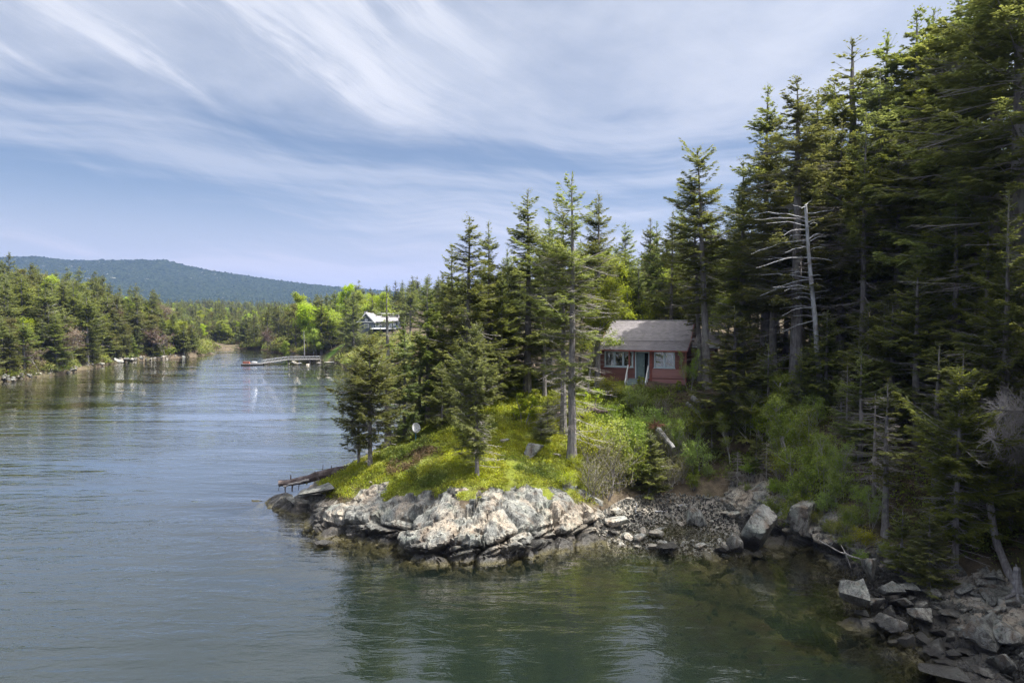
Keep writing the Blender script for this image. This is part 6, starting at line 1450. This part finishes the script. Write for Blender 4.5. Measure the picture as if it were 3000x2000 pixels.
slab_([(3.5, -2.4, ze - 2.3), (FW, -2.4, ze - 2.3), (FW, 0, ze - 2.1), (3.5, 0, ze - 2.1)], 0.12, 'white_trim', 'porch_roof')

# ------------------------------------------------------------------ float, gangway and pier
def wp(px, Yd, z): return np.array([(px - 1500) / 2000 * (Yd * cp - (z - CAMZ) * sp), Yd, z])
fl0, fl1 = wp(709, 185, 0.0), wp(772, 186, 0.0); e = empty('float', tuple(fl0), math.atan2(fl1[1] - fl0[1], fl1[0] - fl0[0]), 'low wooden float moored at the end of the gangway', 'float'); FLn = float(np.hypot(*(fl1 - fl0)[:2]))
for i in range(9):
    mb = MB(); rect(mb, FLn * i / 9 + 0.01, FLn * (i + 1) / 9 - 0.02, 0.32, 0.42, -1.3, 1.3); part('plank', mb, 'dock_wood', e)
mb = MB(); rect(mb, 0.02, FLn - 0.02, -0.15, 0.30, -1.25, -0.9); rect(mb, 0.02, FLn - 0.02, -0.15, 0.30, 0.9, 1.25); part('floatation', mb, 'slate', e); mb = MB(); rect(mb, 0, FLn, 0.33, 0.47, -1.36, -1.302); part('edge_board', mb, 'snag', e)
c_ = wp(722, 184.6, 0.42); mb = MB(); mb.box((0, 0, 0.27), (1.7, 0.8, 0.54)); mb.box((0, 0, 0.575), (1.8, 0.9, 0.07)); o = tag(obj('dock_box', mb.mesh('dock_box', M['orange'])), 'orange-red box at the left end of the float', 'storage box'); o.location = tuple(c_)
c_ = wp(716, 186, 0.42); mb = MB(); mb.tube([(-0.9, 0, 0.15), (-0.3, 0, 0.22), (0.5, 0, 0.2), (1.1, 0, 0.3)], [0.12, 0.4, 0.38, 0.05], 8); o = tag(obj('dinghy', mb.mesh('dinghy', M['alu'], True)), 'small pale dinghy lying upturned on the float', 'boat'); o.location = tuple(c_ + np.array([2.4, 0.3, 0]))
def truss(name, p, q, w, hgt, nb_, label, cat, legs=False):
    p, q = np.array(p), np.array(q); e = empty(name, tuple(p), 0, label, cat); d = q - p; L = np.linalg.norm(d[:2]); s_ = np.array([-d[1], d[0], 0]) / L * w / 2
    mb = MB()
    for k in range(2 * nb_): a, c2 = d * k / (2 * nb_), d * (k + 0.92) / (2 * nb_); mb.add([a - s_, c2 - s_, c2 + s_, a + s_, a - s_ + [0, 0, .06], c2 - s_ + [0, 0, .06], c2 + s_ + [0, 0, .06], a + s_ + [0, 0, .06]], [(3, 2, 1, 0), (4, 5, 6, 7), (0, 1, 5, 4), (1, 2, 6, 5), (2, 3, 7, 6), (3, 0, 4, 7)])
    dk = part('deck', mb, 'dock_wood', e); dk['kind'] = 'stuff'
    for sg in (-1, 1):
        mb = MB(); u = np.array([0, 0, hgt]); mb.bar(s_ * sg, d + s_ * sg, 0.09); mb.bar(s_ * sg + u, d + s_ * sg + u, 0.07)
        for k in range(nb_ + 1): a = d * k / nb_ + s_ * sg; mb.bar(a, a + u, 0.05)
        for k in range(nb_): mb.bar(d * k / nb_ + s_ * sg, d * (k + 1) / nb_ + s_ * sg + u, 0.04)
        part('railing', mb, 'alu', e)
    if legs:
        for k in range(4):
            mb = MB(); c2 = d * k / 3; mb.bar(c2 + [0, 0, -0.02], c2 + [0, 0, -2.2], 0.35); part('pile', mb, 'dock_wood', e)
    return e
truss('gangway', wp(768, 186, 0.5), wp(843, 191, 1.2), 1.2, 0.85, 8, 'sloping metal gangway with lattice rails between float and pier', 'gangway')
truss('pier', wp(845, 191, 1.2), wp(938, 195, 1.1), 1.8, 0.85, 9, 'pale pier with lattice railing standing on rocks', 'pier', True)
mb = MB(); P_ = [wp(892, 199, 2.0), wp(891, 199, 6.0), wp(890, 199, 9.0)]; o0 = P_[0]; mb.tube([p - o0 for p in P_], [0.16, 0.13, 0.08], 7); mb.tube([(0, 0, 4), (0.7, 0, 4.7)], [0.05, 0.02], 4); o = tag(obj('pale_snag', mb.mesh('pale_snag', M['grey_log'])), 'slim white dead trunk standing above the pier', 'dead tree'); o.location = tuple(o0)

# ------------------------------------------------------------------ air
HZ = True
if HZ:
    m, nb = newmat('air'); pv = nb.n('ShaderNodeVolumePrincipled'); pv.inputs['Color'].default_value = (0.32, 0.46, 1.0, 1); pv.inputs['Density'].default_value = 0.000085; pv.inputs['Anisotropy'].default_value = 0.2
    o_ = nb.n('ShaderNodeOutputMaterial'); nb.l(pv.outputs[0], o_.inputs['Volume'])
    mb = MB(); mb.box((0, 2800, 160), (9800, 7600, 380)); air = tag(obj('haze', mb.mesh('haze', m)), kind='stuff')
    zmin = float(min(V[:, 2].min(), -8)) - 1.5; air.scale = (1, 1, 1)
    me = air.data
    for v in me.vertices: v.co.z = zmin if v.co.z < 100 else 330
